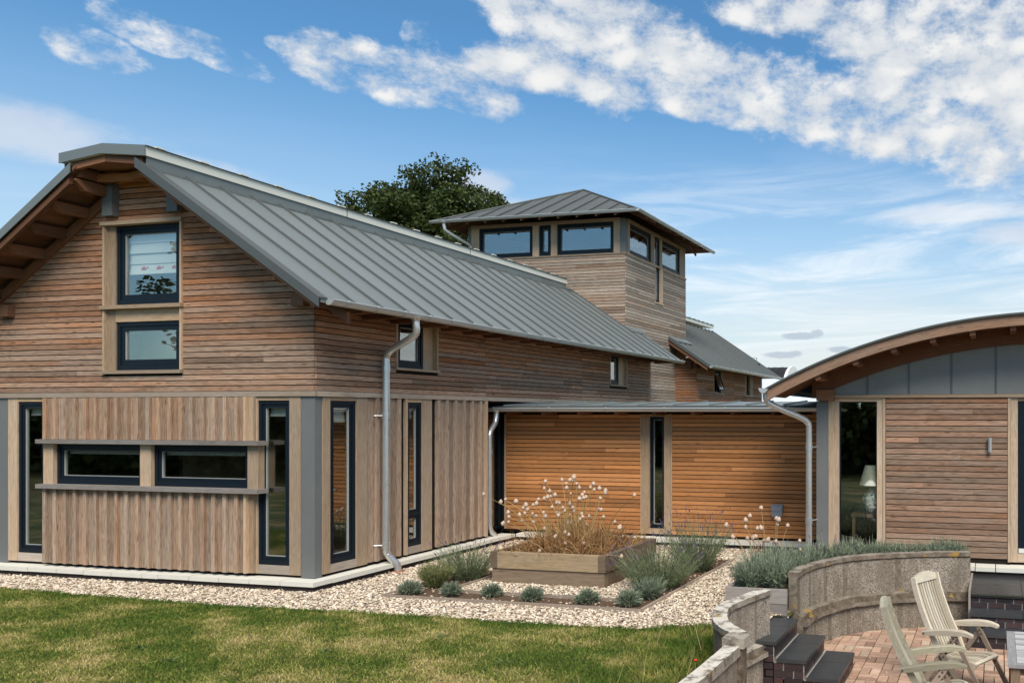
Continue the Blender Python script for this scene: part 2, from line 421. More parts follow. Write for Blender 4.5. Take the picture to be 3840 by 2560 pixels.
def lining(mb, W, u0, u1, z0, z1, n0, n1, ops=()):
    us = sorted({u0, u1, *[k for o in ops for k in o[:2] if u0 < k < u1]}); zs = sorted({z0, z1, *[k for o in ops for k in o[2:] if z0 < k < z1]})
    for i in range(len(us) - 1):
        for j in range(len(zs) - 1):
            uc, zc = (us[i] + us[i+1]) / 2, (zs[j] + zs[j+1]) / 2
            if any(o[0] < uc < o[1] and o[2] < zc < o[3] for o in ops): continue
            W.box(mb, us[i], us[i+1], n0, n1, zs[j], zs[j+1], 'u', (.5, .5, .5))
def window(W, parent, u0, u1, z0, z1, n=0.0, fw=.05, sash=.045, blind=None, transom=None, name='window', label=None, low=.02):
    """dark frame with stepped sash, pale gasket line and a pane; the pane (and a blind) are its children"""
    mb = MB()
    def ring(a, b, c, d, w, n0, n1):
        W.box(mb, a, b, n0, n1, d - w, d, 'u', (.5, .5, .3)); W.box(mb, a, b, n0, n1, c, c + w + low * (w == fw), 'u', (.5, .5, .3))
        W.box(mb, a, a + w, n0, n1, c + w + low * (w == fw), d - w, 'z', (.5, .5, .3)); W.box(mb, b - w, b, n0, n1, c + w + low * (w == fw), d - w, 'z', (.5, .5, .3))
    ring(u0, u1, z0, z1, fw, n - .07, n)
    panes = [(u0 + fw, u1 - fw, z0 + fw + low, z1 - fw)]
    if transom:
        W.box(mb, u0 + fw, u1 - fw, n - .07, n - .002, transom, transom + .05, 'u', (.5, .5, .3))
        panes = [(u0 + fw, u1 - fw, z0 + fw + low, transom), (u0 + fw, u1 - fw, transom + .05, z1 - fw)]
    for (a, b, c, d) in panes: ring(a + .002, b - .002, c + .002, d - .002, sash, n - .075, n - .014)
    f = mb.build(name, M['frame'], parent, label)
    for (a, b, c, d) in panes:
        e = sash + .002; g = MB(); w = .007
        for (p, q, r_, s_) in ((a + e, b - e, d - e - w, d - e), (a + e, b - e, c + e, c + e + w), (a + e, a + e + w, c + e + w, d - e - w), (b - e - w, b - e, c + e + w, d - e - w)):
            W.box(g, p, q, n - .07, n - .028, r_, s_)
        g.build('gasket', M['gasket'], f)
        g = MB(); W.box(g, a + e + w, b - e - w, n - .050, n - .044, c + e + w, d - e - w); g.build('pane', M['glass'], f)
    if blind:
        (a, b, c, d) = panes[-1]; g = MB(); h = (d - c) * blind; k = max(1, int(round(h / .15)))
        for i in range(k):
            za = d - .02 - h * (i + 1) / k; zb = d - .02 - h * i / k - .004
            pts = [W.p(a + .03, n - .115 + .012 * (i % 2), za), W.p(b - .03, n - .115 + .012 * (i % 2), za), W.p(b - .03, n - .13, zb), W.p(a + .03, n - .13, zb)]
            g.prism(pts, Vector(W.p(0, -.008, 0)) - Vector(W.p(0, 0, 0)))
        if blind < .2:
            zb = d - .02 - h; uu = a + .035
            while uu < b - .05:                                     # small scalloped edging
                W.box(g, uu, uu + .022, n - .12, n - .112, zb - .022, zb); uu += .034
        g.build('blind', M['blind'], f)
    return f
def gutter(parent, p0, p1, out, r=.065, step=.75, name='gutter', caps=True):
    """half-round gutter from p0 to p1 (rim height), out = horizontal unit vector away from the wall"""
    mb = MB(); p0, p1, out = Vector(p0), Vector(p1), Vector(out); t = (p1 - p0); L = t.length; t.normalize(); up = Vector((0, 0, 1)); n = 9
    A = [math.pi * k / n for k in range(n + 1)]
    arc = lambda rr: [out * (-math.cos(a) * rr) - up * (math.sin(a) * rr) for a in A]
    o_, i_ = arc(r), arc(r - .006)
    for k in range(n):
        mb.face([p0 + o_[k], p0 + o_[k+1], p1 + o_[k+1], p1 + o_[k]], None, (.5, .5, .5), True)
        mb.face([p0 + i_[k+1], p0 + i_[k], p1 + i_[k], p1 + i_[k+1]], None, (.5, .5, .5), True)
    if caps:
        for q, s in ((p0, 1), (p1, -1)):
            f = [q + v for v in arc(r)]; mb.face(f if s > 0 else f[::-1]); g2 = [v - t * (.008 * s) for v in f]; mb.face(g2 if s < 0 else g2[::-1])
    lip = [p0 + out * r, p1 + out * r]; mb.tube(lip, .011, 7)
    k = .25
    while k < L:
        q = p0 + t * k; b_ = arc(r + .006)
        for j in range(n):
            mb.face([q + b_[j], q + b_[j+1], q + t * .03 + b_[j+1], q + t * .03 + b_[j]], None, (.5, .5, .5), True)
        mb.obox(q + out * (r - .006) + up * -.006, t * .03, out * .022, up * .026)
        k += step
    return mb.build(name, M['gutter'], parent)
def pipe(parent, path, r=.05, collars=(), name='downpipe', head=True, shoe=False, clips=()):
    mb = MB(); P = crom(path, 6) if len(path) > 3 else [Vector(p) for p in path]
    rr = [r] * len(P)
    if head: rr[0] = r * 1.9; rr[1] = r * 1.6; rr[2] = r * 1.15
    mb.tube(P, rr, 14)
    o = mb.build(name, M['steel'], parent)
    for c in collars:
        g = MB(); g.tube([Vector(c) + Vector((0, 0, -.05)), Vector(c) + Vector((0, 0, .05))], r * 1.13, 14); g.build('pipe_collar', M['steel'], o)
    for (a, b) in clips:
        g = MB(); g.tube([a, b], .012, 6); g.build('pipe_clip', M['steel'], o)
    return o

# ================================================================= the front wing of the house
XR, XL, RIDGE = 0.0, -5.88, -2.94
ROOF_S = .667
roof_z = lambda x: 3.95 + ROOF_S * (.66 - (x if x > RIDGE else 2 * RIDGE - x))
SL = math.sqrt(1 + ROOF_S ** 2)
def roof_half(mb, y0, y1, x_top, x_eave, mirror=False, th=.05, seams=None, rib=None):
    f = (lambda x: 2 * RIDGE - x) if mirror else (lambda x: x)
    a, b = Vector((f(x_eave), y0, roof_z(x_eave))), Vector((f(x_top), y0, roof_z(x_top)))
    pts = [a, b, b + Vector((0, y1 - y0, 0)), a + Vector((0, y1 - y0, 0))]
    mb.prism(pts, (0, 0, -th), c=(.5, .5, .5))
    d = (b - a); n = Vector((-d.z, 0, d.x)).normalized();  n = n if n.z > 0 else -n
    for y in (seams or []):
        if y0 + .03 < y < y1 - .03:
            (rib or mb).obox(a + Vector((0, y - y0 - .012, 0)) - n * .004, d, (0, .024, 0), n * .038)
SEAMS = [-.017 + .535 * k for k in range(0, 46)]
house = thing('front_wing', 'gabled front wing of timber house with pale ridge cap and vertical-boarded ground floor', 'house', (0, 0, 0))
GW, SW = Wall('x', 0.0), Wall('y', 0.0)
glim = lambda z: (2 * RIDGE - min(0, .66 - (z + .14 - 3.95) / ROOF_S), min(0, .66 - (z + .14 - 3.95) / ROOF_S))
OPG = [(-3.74, -2.27, 3.06, 5.285)]
mb = MB(); clad(mb, GW, XL, XR, 2.775, 5.93, .0815, OPG, glim, wea=lambda u, z: .80 - max(0, z - 3.5) * .30, joints=None, tone=(.5, .25)); mb.build('gable_cladding', M['clad'], house)
OPS = [(1.574, 2.584, 3.155, 4.3), (8.99, 9.97, 3.155, 4.3)]
mb = MB(); clad(mb, SW, 0.0, 11.46, 2.775, 4.20, .0815, OPS, None, wea=lambda u, z: .95 - max(0, z - 2.95) * .85, joints=[3.926, 7.604], tone=(.45, .25)); mb.build('side_cladding', M['clad'], house)
mb = MB(); EW = Wall('x', 11.46, -1); clad(mb, EW, -.70, 0.0, 2.775, 4.2, .0815, (), None, base=.0); mb.build('end_cladding', M['clad'], house)
# dark lining and rooms behind the boards
mb = MB()
lining(mb, GW, XL, -.022, 2.70, 4.3, -.05, -.002, OPG); lining(mb, GW, XL + .9, -.92, 4.3, 4.95, -.05, -.002, OPG); lining(mb, GW, -3.9, -1.95, 4.95, 5.6, -.05, -.002, OPG)
lining(mb, SW, 0.052, 11.4, 2.70, 4.25, -.05, -.002, OPS)
FRONT_OPS = [(-5.46, -4.92, .2, 2.69), (-4.7, -1.0, 1.38, 2.0), (-.964, -.419, .2, 2.69)]
SIDE_OPS = [(.26, .76, .2, 2.69), (1.832, 2.2, .2, 2.69)]
lining(mb, GW, XL + .02, -.06, .15, 2.69, -.09, -.04, FRONT_OPS); lining(mb, SW, .1, 3.93, .15, 2.69, -.09, -.04, SIDE_OPS)
mb.box(XL, -.02, .06, 11.4, 2.66, 2.695)
mb.box(XL - .02, XL + .03, .06, 11.4, .15, 4.2); mb.box(XL + .03, -.02, 3.93, 3.98, .15, 2.69)
mb.box(-5.4, -.08, 2.6, 2.65, 2.7, 4.2); mb.box(-4.9, -1.2, 2.6, 2.65, 4.2, 4.9)
mb.build('room_lining', M['dark'], house)
mb = MB(); mb.box(XL + .03, -.1, 2.9, 3.0, .15, 2.66); mb.box(XL + .03, -.1, .1, 2.9, .1, .15); mb.box(-2.9, -2.8, .5, 2.9, .15, 2.66); mb.build('room_wall', M['dark_room'], house)
mb = MB(); mb.box(-4.2, -1.7, .9, .95, 2.75, 5.2); mb.build('bedroom_wall', M['pale_room'], house)
# trim band, corner posts, oak posts
mb = MB(); GW.box(mb, XL - .03, .034, -.02, .034, 2.695, 2.768, 'u'); SW.box(mb, 0.0, 11.46, -.02, .034, 2.695, 2.768, 'u'); mb.build('trim_band', M['bandwood'], house)
for (a, b) in ((-.224, 0.0), (XL, XL + .224)):
    mb = MB(); mb.box(a, b, -.004, .12, .16, 2.694, 2, (.5, .5, .5)); mb.build('corner_post', M['greypost'], house)
for (a, b, k) in ((-5.65, -5.46, .012), (-4.92, -4.83, .012), (-.419, -.228, .012), (-1.10, -.964, .012)):
    mb = MB(); GW.box(mb, a, b, -.06, k, .19, 2.69, 'z', w=.55); mb.build('oak_post', M['oak'], house)
for (a, b, k) in ((.124, .26, .012), (.76, .97, .012), (2.2, 2.44, .012), (1.79, 1.832, .03), (3.90, 3.955, .05)):
    mb = MB(); SW.box(mb, a, b, -.06, k, .19, 2.69, 'z', w=.55); mb.build('oak_post', M['oak'], house)
for (W_, a, b, z) in ((GW, -5.46, -4.92, .315), (GW, -.964, -.419, .315), (SW, .26, .76, .305), (SW, 1.832, 2.2, .305)):
    mb = MB(); W_.box(mb, a, b, -.06, .006, .19, z, 'u', w=.9); mb.build('window_sill', M['bandwood'], house)
    mb = MB(); W_.box(mb, a, b, -.06, .006, 2.638, 2.69, 'u', w=.2); mb.build('window_head', M['oak'], house)
window(GW, house, -5.46, -4.92, .318, 2.636, -.01, blind=.055); window(GW, house, -.962, -.421, .318, 2.636, -.01, blind=.06)
window(SW, house, .262, .758, .318, 2.636, -.01, blind=.10); window(SW, house, 1.834, 2.198, .308, 2.636, -.01, blind=.10, transom=.80)
# projecting board-and-batten panel with its two shelves and strip windows
PW = Wall('x', -.055)
mb = MB(); battens(mb, PW, -4.82, -1.10, 2.07, 2.69, .197, .062, base=0.0, wea=.72, start=-4.945); mb.build('batten_panel', M['batten'], house); mb = MB(); battens(mb, PW, -4.82, -1.10, .2, 1.325, .197, .062, base=0, wea=.9, start=-4.945); mb.build('batten_panel', M['batten'], house)
mb = MB(); mb.box(-4.83, -1.09, -.053, -.012, 2.07, 2.69); mb.box(-4.83, -1.09, -.053, -.012, .2, 1.325); mb.build('panel_backing', M['dark'], house)
for z in (2.005, 1.330):
    mb = MB(); GW.box(mb, -4.86, -.80, -.01, .175, z, z + .062, 'u', w=.8); mb.build('shelf', M['greywood'], house)
for (a, b) in ((-4.83, -4.635), (-2.975, -2.775), (-1.055, -.875)):
    mb = MB(); GW.box(mb, a, b, -.05, .085, 1.393, 2.004, 'z', w=.5); mb.build('oak_post', M['oak'], house)
for (za, zb) in ((2.07, 2.69), (.2, 1.325)):
    mb = MB(); GW.box(mb, -1.099, -1.06, -.02, .112, za, zb, 'z', w=.35); GW.box(mb, -1.059, -.98, -.02, .06, za, zb, 'z', w=.35); mb.build('panel_edge', M['oak'], house)
window(GW, house, -4.633, -2.977, 1.395, 2.002, .03, fw=.055, blind=.13); window(GW, house, -2.773, -1.057, 1.395, 2.002, .03, fw=.055, blind=.13)
# boards on the side of the ground floor
mb = MB(); battens(mb, SW, .97, 3.90, .2, 2.69, .236, .07, [(1.79, 2.44, .1, 2.7)], base=-.02, wea=.95); mb.build('side_boards', M['batten'], house)
mb = MB(); SW.box(mb, .97, 1.79, -.04, -.021, .2, 2.69); SW.box(mb, 2.44, 3.9, -.04, -.021, .2, 2.69); mb.build('panel_backing', M['dark'], house)
# gable windows in one tall oak surround
mb = MB()
for (a, b, z0, z1, n) in ((-3.74, -3.70, 3.09, 5.245, .045), (-2.305, -2.27, 3.09, 5.245, .045), (-3.70, -3.56, 3.09, 5.245, -.012), (-2.35, -2.305, 3.09, 5.245, -.03)):
    GW.box(mb, a, b, -.10, n, z0, z1, 'z', w=.45)
GW.box(mb, -3.56, -2.35, -.10, -.014, 3.815, 4.03, 'u', w=.25)
GW.box(mb, -3.76, -2.25, -.10, .07, 5.245, 5.30, 'u', w=.45); GW.box(mb, -3.76, -2.25, -.10, .075, 4.0, 4.055, 'u', w=.45); GW.box(mb, -3.75, -2.255, -.10, .075, 3.04, 3.09, 'u', w=.85)
gs = mb.build('window_surround', M['oak'], house)
gw = window(GW, house, -3.558, -2.352, 4.058, 5.243, -.035, fw=.06, sash=.06, blind=.60, label='upper gable window with a white blind half drawn')
mb = MB()
for k in range(3):                                                  # small red printed motifs along the hem of the blind
    u = -3.24 + k * .285; GW.box(mb, u, u + .085, -.157, -.145, 4.598, 4.634); GW.box(mb, u + .02, u + .06, -.157, -.145, 4.634, 4.652); GW.box(mb, u + .10, u + .122, -.157, -.145, 4.625, 4.645)
mb.build('blind_print', M['poppy'], gw)
window(GW, house, -3.558, -2.352, 3.093, 3.813, -.035, fw=.06, sash=.06)
# windows under the side eave
for (a, b, c, d) in ((1.574, 1.69, 2.31, 2.584), (8.99, 9.05, 9.64, 9.97)):
    mb = MB(); SW.box(mb, a, a + .035, -.14, .032, 3.18, 4.25, 'z', w=.4); SW.box(mb, a + .035, b, -.14, -.055, 3.18, 4.25, 'z', w=.4)
    SW.box(mb, d - .035, d, -.14, .032, 3.18, 4.25, 'z', w=.4); SW.box(mb, c, d - .035, -.14, -.055, 3.18, 4.25, 'z', w=.4)
    SW.box(mb, a - .02, d + .02, -.14, .055, 3.145, 3.18, 'u', w=.55); mb.build('window_surround', M['oak'], house)
    window(SW, house, b, c, 3.183, 3.93, -.06, fw=.045, sash=.045)
# roof
mb = MB(); rib = MB(); roof_half(mb, -.60, 11.38, -2.30, .66, seams=SEAMS, rib=rib); roof_half(mb, 11.38, 12.12, -.69, .66, seams=SEAMS, rib=rib)
roof_half(mb, -.60, 15.0, -2.30, .66, True, seams=SEAMS, rib=rib)
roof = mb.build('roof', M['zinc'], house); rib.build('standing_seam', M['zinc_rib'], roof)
mb = MB()
prof = [(-2.18, 6.005), (-2.18, 6.135), (-2.94, 6.215), (-3.70, 6.135), (-3.70, 6.005), (-2.94, 6.085)]
mb.prism([(x, -.64, z) for x, z in prof], (0, 11.53, 0)); cap = mb.build('ridge_cap', M['cap'], roof)
mb = MB(); mb.prism([(-2.17, -.655, 6.0), (-2.17, -.655, 6.14), (-2.94, -.655, 6.222), (-3.71, -.655, 6.14), (-3.71, -.655, 6.0), (-2.94, -.655, 6.085)], (0, .014, 0)); mb.build('cap_fascia', M['zinc'], cap)
mb = MB(); mb.prism([(-2.155, -.64, 6.136), (-2.155, -.64, 6.146), (-2.94, -.64, 6.23), (-3.72, -.64, 6.146), (-3.72, -.64, 6.136), (-2.94, -.64, 6.217)], (0, 11.53, 0)); mb.build('cap_cover', M['zinc_dark'], cap)
for k in range(17):
    mb = MB(); mb.box(-2.30, -2.15, -.50 + .66 * k, -.36 + .66 * k, 6.149, 6.168); mb.build('cap_clip', M['cap'], cap)
mb = MB()
for y in (3.0, 6.6): mb.box(-2.181, -2.176, y, y + .012, 6.005, 6.135)
mb.build('cap_joint', M['zinc_dark'], cap)
mb = MB(); roof_half(mb, -.58, 11.37, -2.42, -2.12, th=.02); mb.box(-2.215, -2.20, -.60, 10.87, 5.84, 6.02); mb.box(-3.68, -3.665, -.60, 10.87, 5.84, 6.02); mb.build('ridge_flashing', M['zinc'], roof)
for mir in (False, True):
    f = (lambda x: 2 * RIDGE - x) if mir else (lambda x: x)
    a, b = Vector((f(.67), -.635, roof_z(.67) + .028)), Vector((f(-2.36), -.635, roof_z(-2.36) + .028))
    mb = MB(); mb.obox(a, b - a, (0, .14, 0), (0, 0, -.02), c=(.5, .5, .5)); mb.obox(a - Vector((0, .012, 0)), b - a, (0, .012, 0), (0, 0, -.135), c=(.5, .5, .5)); mb.build('verge_trim', M['zinc_dark'] if not mir else M['zinc'], roof)
    for (y, dz, dep, w, k) in ((-.61, .11, .10, .05, .35), (-.065, .16, .16, .06, .2)):
        a, b = Vector((f(.58), y, roof_z(.58) - dz)), Vector((f(-2.30), y, roof_z(-2.30) - dz))
        mb = MB(); mb.obox(a, b - a, (0, w, 0), (0, 0, -(dep if mir or y > -.5 else .05)), 0, w=k); mb.build('barge_rafter', M['brown'], house)
    mb = MB(); k = .55
    while k > -2.3:                                                  # soffit boards under the verge
        a, b = Vector((f(k), -.60, roof_z(k) - .055)), Vector((f(k - .135), -.60, roof_z(k - .135) - .055))
        mb.obox(a, b - a, (0, .60, 0), (0, 0, -.018), 1); k -= .142
    mb.build('soffit', M['brown'], house)
    for k in range(7):                                               # purlin ends carrying the verge
        x = .34 - k * .43
        z = roof_z(x) - .078
        mb = MB(); poly = [(f(x), -.55, z - .03), (f(x), -.55 + .0, z), (f(x), -.02, z), (f(x), -.02, z - .15), (f(x), -.42, z - .15)]
        mb.prism(poly, (-.10 if not mir else .10, 0, 0), w=.3); mb.build('purlin', M['brown'], house)
    xa, xb = (-.285, -.075) if not mir else (-5.70, -5.49)
    mb = MB(); mb.box(xa, xb, -.125, .3, 3.94, 4.115, 1, w=.7); mb.build('beam_end', M['brown'], house)
    xc = RIDGE + (.60 if not mir else -.60)
    mb = MB(); mb.box(xc - .095, xc + .095, -.13, -.015, 5.37, 5.97, 2, (.5, .5, .5)); mb.build('ridge_bracket', M['greypost'], house)
    mb = MB(); mb.box(xc - .05, xc + .05, -.52, 4, 5.80 + .03, 5.975, 1, w=.2); mb.build('ridge_beam', M['brown'], house)
    a, b = Vector((f(-2.28), -.60, 5.99)), Vector((-2.94, -.60, 6.075))
    mb = MB(); mb.obox(a, b - a, (0, .06, 0), (0, 0, -.09), 0, w=.3); mb.build('ridge_board', M['brown'], house)
mb = MB(); mb.obox((-3.5, -.30, 5.93), (1.05, .12, 0), (-.01, .06, 0), (0, 0, -.11), 0, w=.2); mb.obox((-3.4, -.12, 5.93), (1.0, -.28, 0), (.02, .06, 0), (0, 0, -.10), 0, w=.2); mb.box(-3.5, -2.4, -.03, -.005, 5.80, 5.90, 0, w=.1)
mb.build('ridge_brace', M['clad_warm'], house)
mb = MB(); mb.box(-3.58, -2.30, -.56, 11, 5.98, 6.0); mb.build('ridge_soffit', M['brown'], house)
mb = MB(); mb.box(.02, .60, 0.0, 12.05, 3.93, 3.95)
for k in range(20): mb.box(.03, .56, .25 + .6 * k, .33 + .6 * k, 3.855, 3.928, 0, w=.5)
mb.build('eave_soffit', M['brown'], house)
mb = MB()
for x0 in (-.69,): mb.prism([(x0, 11.39, 4.86), (x0, 12.34, 4.86), (x0 + .22, 12.34, 4.72), (x0 + .22, 11.39, 4.72)], (0, 0, .03))
mb.build('tower_flashing', M['zinc'], roof)
gutter(house, (.70, -.50, 3.945), (.70, 12.10, 3.93), (1, 0, 0), .07, .55)
pipe(house, [(.70, 1.17, 3.90), (.70, 1.17, 3.80), (.70, 1.18, 3.72), (.66, 1.19, 3.64), (.45, 1.21, 3.53), (.22, 1.22, 3.42), (.135, 1.23, 3.32), (.125, 1.23, 3.20), (.125, 1.23, 2.2), (.125, 1.23, 1.2), (.125, 1.23, .42), (.135, 1.25, .30), (.19, 1.30, .20), (.235, 1.34, .12), (.24, 1.345, .02)], .052,
     [(.125, 1.23, 2.42), (.125, 1.23, .44), (.125, 1.23, 3.14)], clips=[((.13, 1.23, 2.42), (.0, 1.12, 2.42)), ((.13, 1.23, .44), (.0, 1.12, .44))])
mb = MB(); mb.lathe([(.0, 0), (.085, 0), (.085, .03), (.055, .034)], 14, (.24, 1.345, .0)); tag(mb.build('drain_collar', M['terracotta']), 'terracotta drain collar under the tall pipe on the wing wall', 'drain')

# ================================================================= lookout tower
TX0, TX1, TY0, TY1 = -5.60, -.71, 11.40, 15.92
tower = thing('lookout_tower', 'square timber lookout tower with hipped metal roof and a band of windows', 'tower', (TX0, TY0, 0))
TF, TS = Wall('x', TY0), Wall('y', TX1)
mb = MB(); clad(mb, TF, TX0, TX1, 4.3, 6.86, .086, (), None, wea=lambda u, z: .50, base=0, tone=(.5, .25)); mb.build('front_cladding', M['clad_tower'], tower)
SLOT = [(13.40, 13.99, 5.775, 6.9)]
mb = MB(); clad(mb, TS, TY0, TY1, 2.6, 6.86, .086, SLOT, None, wea=lambda u, z: .9, base=0, tone=(.5, .3)); mb.build('side_cladding', M['clad_tower'], tower)
mb = MB(); lining(mb, TF, TX0, TX1 - .01, 4.3, 6.86, -.06, -.002); lining(mb, TS, TY0 + .07, TY1, 2.6, 6.86, -.06, -.002, SLOT)
mb.box(TX0, TX1 - .07, TY1 - .05, TY1, 2.6, 7.85); mb.box(TX0, TX0 + .05, TY0 + .07, TY1 - .06, 2.6, 7.85); mb.box(TX0 + .06, TX1 - .07, TY0 + .07, TY1 - .06, 6.2, 6.25); mb.box(TX0 + .06, TX1 - .07, TY0 + .07, TY1 - .06, 7.86, 7.90)
mb.build('room_lining', M['dark'], tower)
mb = MB(); mb.box(TX0 - .02, TX1 + .04, TY0 - .045, TY0 + .05, 6.862, 6.905, 0, w=.5); mb.box(TX1 - .05, TX1 + .04, TY0 + .052, TY1 + .02, 6.862, 6.905, 1, w=.5); mb.build('sill_plate', M['oak'], tower)
for (a, b) in ((-5.50, -5.25), (-3.535, -3.34), (-2.965, -2.775), (-1.05, -.865)):
    mb = MB(); TF.box(mb, a, b, -.1, .01, 6.905, 7.775, 'z', w=.45); mb.build('oak_post', M['oak'], tower)
for (a, b) in ((11.55, 11.685), (13.16, 13.40), (13.79, 13.98), (15.43, 15.90)):
    mb = MB(); TS.box(mb, a, b, -.1, .01, 6.905, 7.775, 'z', w=.6); mb.build('oak_post', M['oak'], tower)
mb = MB(); mb.box(-.862, TX1 + .005, TY0 - .005, 11.548, 6.906, 7.85, 2, (.5, .5, .5)); mb.build('corner_post', M['greypost'], tower)
mb = MB(); mb.box(TX0, -5.505, TY0 - .005, 11.5, 6.906, 7.85, 2, (.5, .5, .5)); mb.build('corner_post', M['greypost'], tower)
mb = MB(); TF.box(mb, -5.50, -.865, -.1, .016, 7.776, 7.87, 'u', w=.2); TS.box(mb, 11.55, 15.9, -.1, .016, 7.776, 7.87, 'u', w=.3); mb.build('head_beam', M['oak'], tower)
for (a, b) in ((-5.248, -3.537), (-3.338, -2.967), (-2.773, -1.052)): window(TF, tower, a, b, 6.907, 7.773, -.02, fw=.06, sash=.05)
for (a, b) in ((11.687, 13.158), (13.982, 15.428)): window(TS, tower, a, b, 6.935, 7.73, -.02, fw=.05, sash=.04)
mb = MB(); TS.box(mb, 13.402, 13.43, -.1, .03, 5.81, 6.86, 'z', w=.5); TS.box(mb, 13.80, 13.985, -.1, .03, 5.81, 6.86, 'z', w=.5); TS.box(mb, 13.38, 14.0, -.1, .05, 5.765, 5.81, 'u', w=.5); mb.build('slot_surround', M['oak'], tower)
window(TS, tower, 13.432, 13.798, 5.812, 7.72, -.02, fw=.04, sash=.03)
EX0, EX1, EY0, EY1, EZ = -6.30, -.02, 10.70, 16.62, 7.885
AP = Vector(((EX0 + EX1) / 2, (EY0 + EY1) / 2, 9.36))
mb = MB(); cs = [Vector((EX0, EY0, EZ)), Vector((EX1, EY0, EZ)), Vector((EX1, EY1, EZ)), Vector((EX0, EY1, EZ))]
for i in range(4):
    a, b = cs[i], cs[(i + 1) % 4]
    mb.face([a, b, AP]); 
    L = (b - a).length; t = (b - a).normalized(); up = AP - (a + b) / 2; nrm = t.cross(up).normalized(); nrm = nrm if nrm.z > 0 else -nrm
    k = L / 2 % .56
    while k < L:
        h = min(k, L - k) / (L / 2)
        if h > .06: mb.obox(a + t * (k - .011) - nrm * .003, up * (h - .012), t * .022, nrm * .036)
        k += .56
    mb.tube([a + nrm * .01, AP + nrm * .01], .03, 6)
troof = mb.build('roof', M['zinc_dark'], tower)
mb = MB()
for i in range(4):
    a, b = cs[i] - Vector((0, 0, .03)), cs[(i + 1) % 4] - Vector((0, 0, .03)); mb.face([b, a, AP - Vector((0, 0, .05))], [(0, 0), (3, 0), (1.5, 3)])
    q = [cs[i], cs[(i + 1) % 4]]; mb.face([q[0] - Vector((0, 0, .03)), q[1] - Vector((0, 0, .03)), q[1], q[0]])
    t = (q[1] - q[0]).normalized(); inn = (Vector((AP.x, AP.y, EZ)) - (q[0] + q[1]) / 2).normalized(); L = (q[1] - q[0]).length
    for k in range(1, int(L / .56)):
        mb.obox(q[0] + t * (k * .56) + Vector((0, 0, -.04)), inn * .72 + Vector((0, 0, .30)), t * .05, (0, 0, -.08), 0, w=.4)
mb.build('soffit', M['brown'], tower)
gutter(tower, (EX0, EY0 - .03, EZ - .005), (EX1 + .03, EY0 - .03, EZ - .005), (0, -1, 0), .06, .7)
gutter(tower, (EX1 + .03, EY0 - .08, EZ - .005), (EX1 + .03, EY1 + .05, EZ - .005), (1, 0, 0), .06, .7)
pipe(tower, [(-5.86, 10.66, 7.84), (-5.86, 10.67, 7.76), (-5.85, 10.68, 7.69), (-5.82, 10.72, 7.60), (-5.60, 11.0, 7.42), (-5.46, 11.2, 7.31), (-5.43, 11.27, 7.22), (-5.43, 11.28, 7.0), (-5.43, 11.28, 6.0)], .045, [(-5.43, 11.28, 7.1)])

# ================================================================= rear wing
rear = thing('rear_wing', 'long rear wing with steep metal roof behind the lookout tower', 'house', (0, 15.05, 0))
RF, RS = Wall('x', 15.05), Wall('y', 0.0)
OPR = [(16.62, 17.58, 3.15, 4.3), (20.24, 21.18, 3.15, 4.3)]
mb = MB(); clad(mb, RS, 15.05, 22.53, 1.6, 4.2, .086, OPR, None, wea=lambda u, z: .45 - max(0, z - 3.0) * .3, joints=[18.9], tone=(.4, .25)); mb.build('side_cladding', M['clad'], rear)
mb = MB(); clad(mb, RF, -.70, 0.0, 1.6, 4.5, .086, (), lambda z: (-9, min(0, .66 - (z + .14 - 3.95) / ROOF_S)), wea=lambda u, z: .35, tone=(.2, .25)); mb.build('gable_cladding', M['clad'], rear)
mb = MB(); lining(mb, RS, 15.1, 22.5, 1.6, 4.25, -.05, -.002, OPR); lining(mb, RF, -.70, -.06, 1.6, 4.2, -.05, -.002); mb.box(-5.8, -.06, 22.45, 22.5, 1.6, 4.5); mb.box(-3, -2.9, 15.95, 22.4, 1.6, 4.5); mb.build('room_lining', M['dark'], rear)
for (a, b, c, d) in ((16.62, 16.69, 17.39, 17.58), (20.24, 20.30, 20.83, 21.18)):
    mb = MB(); RS.box(mb, a, b, -.14, .03, 3.18, 4.2, 'z', w=.4); RS.box(mb, c, d, -.14, .03, 3.18, 4.2, 'z', w=.4); RS.box(mb, a - .02, d + .02, -.14, .055, 3.145, 3.18, 'u', w=.5); mb.build('window_surround', M['oak'], rear)
window(RS, rear, 20.30, 20.83, 3.183, 3.93, -.04, fw=.045, sash=.045)
f = MB(); RS.box(f, 16.692, 16.735, -.1, -.03, 3.183, 3.93, 'z'); RS.box(f, 17.345, 17.388, -.1, -.03, 3.183, 3.93, 'z'); RS.box(f, 16.735, 17.345, -.1, -.03, 3.183, 3.23, 'u'); RS.box(f, 16.735, 17.345, -.1, -.03, 3.885, 3.93, 'u')
op = f.build('window', M['frame'], rear, 'small eave window tilted open at its foot')
top, fo = Vector((-.03, 0, 3.87)), Vector((.20, 0, -.60)); nn = Vector((.60, 0, .20)).normalized() * .03
f = MB()
for (u, w) in ((16.75, .045), (17.285, .045)): f.obox(top + Vector((0, u, 0)), fo, (0, w, 0), nn)
for k in (0, .93): f.obox(top + Vector((0, 16.795, 0)) + fo * k, fo * .07, (0, .49, 0), nn)
sash_o = f.build('sash', M['frame'], op)
f = MB(); f.obox(top + Vector((0, 16.796, 0)) + fo * .071 + nn * .4, fo * .858, (0, .488, 0), nn * .2); f.build('pane', M['glass'], sash_o)
mb = MB(); rib = MB(); roof_half(mb, 14.46, 15.96, -.69, .66, seams=[14.6 + .42 * k for k in range(40)], rib=rib); roof_half(mb, 15.96, 23.15, -2.30, .66, seams=[14.6 + .42 * k for k in range(40)], rib=rib); roof_half(mb, 15.96, 23.15, -2.30, .66, True)
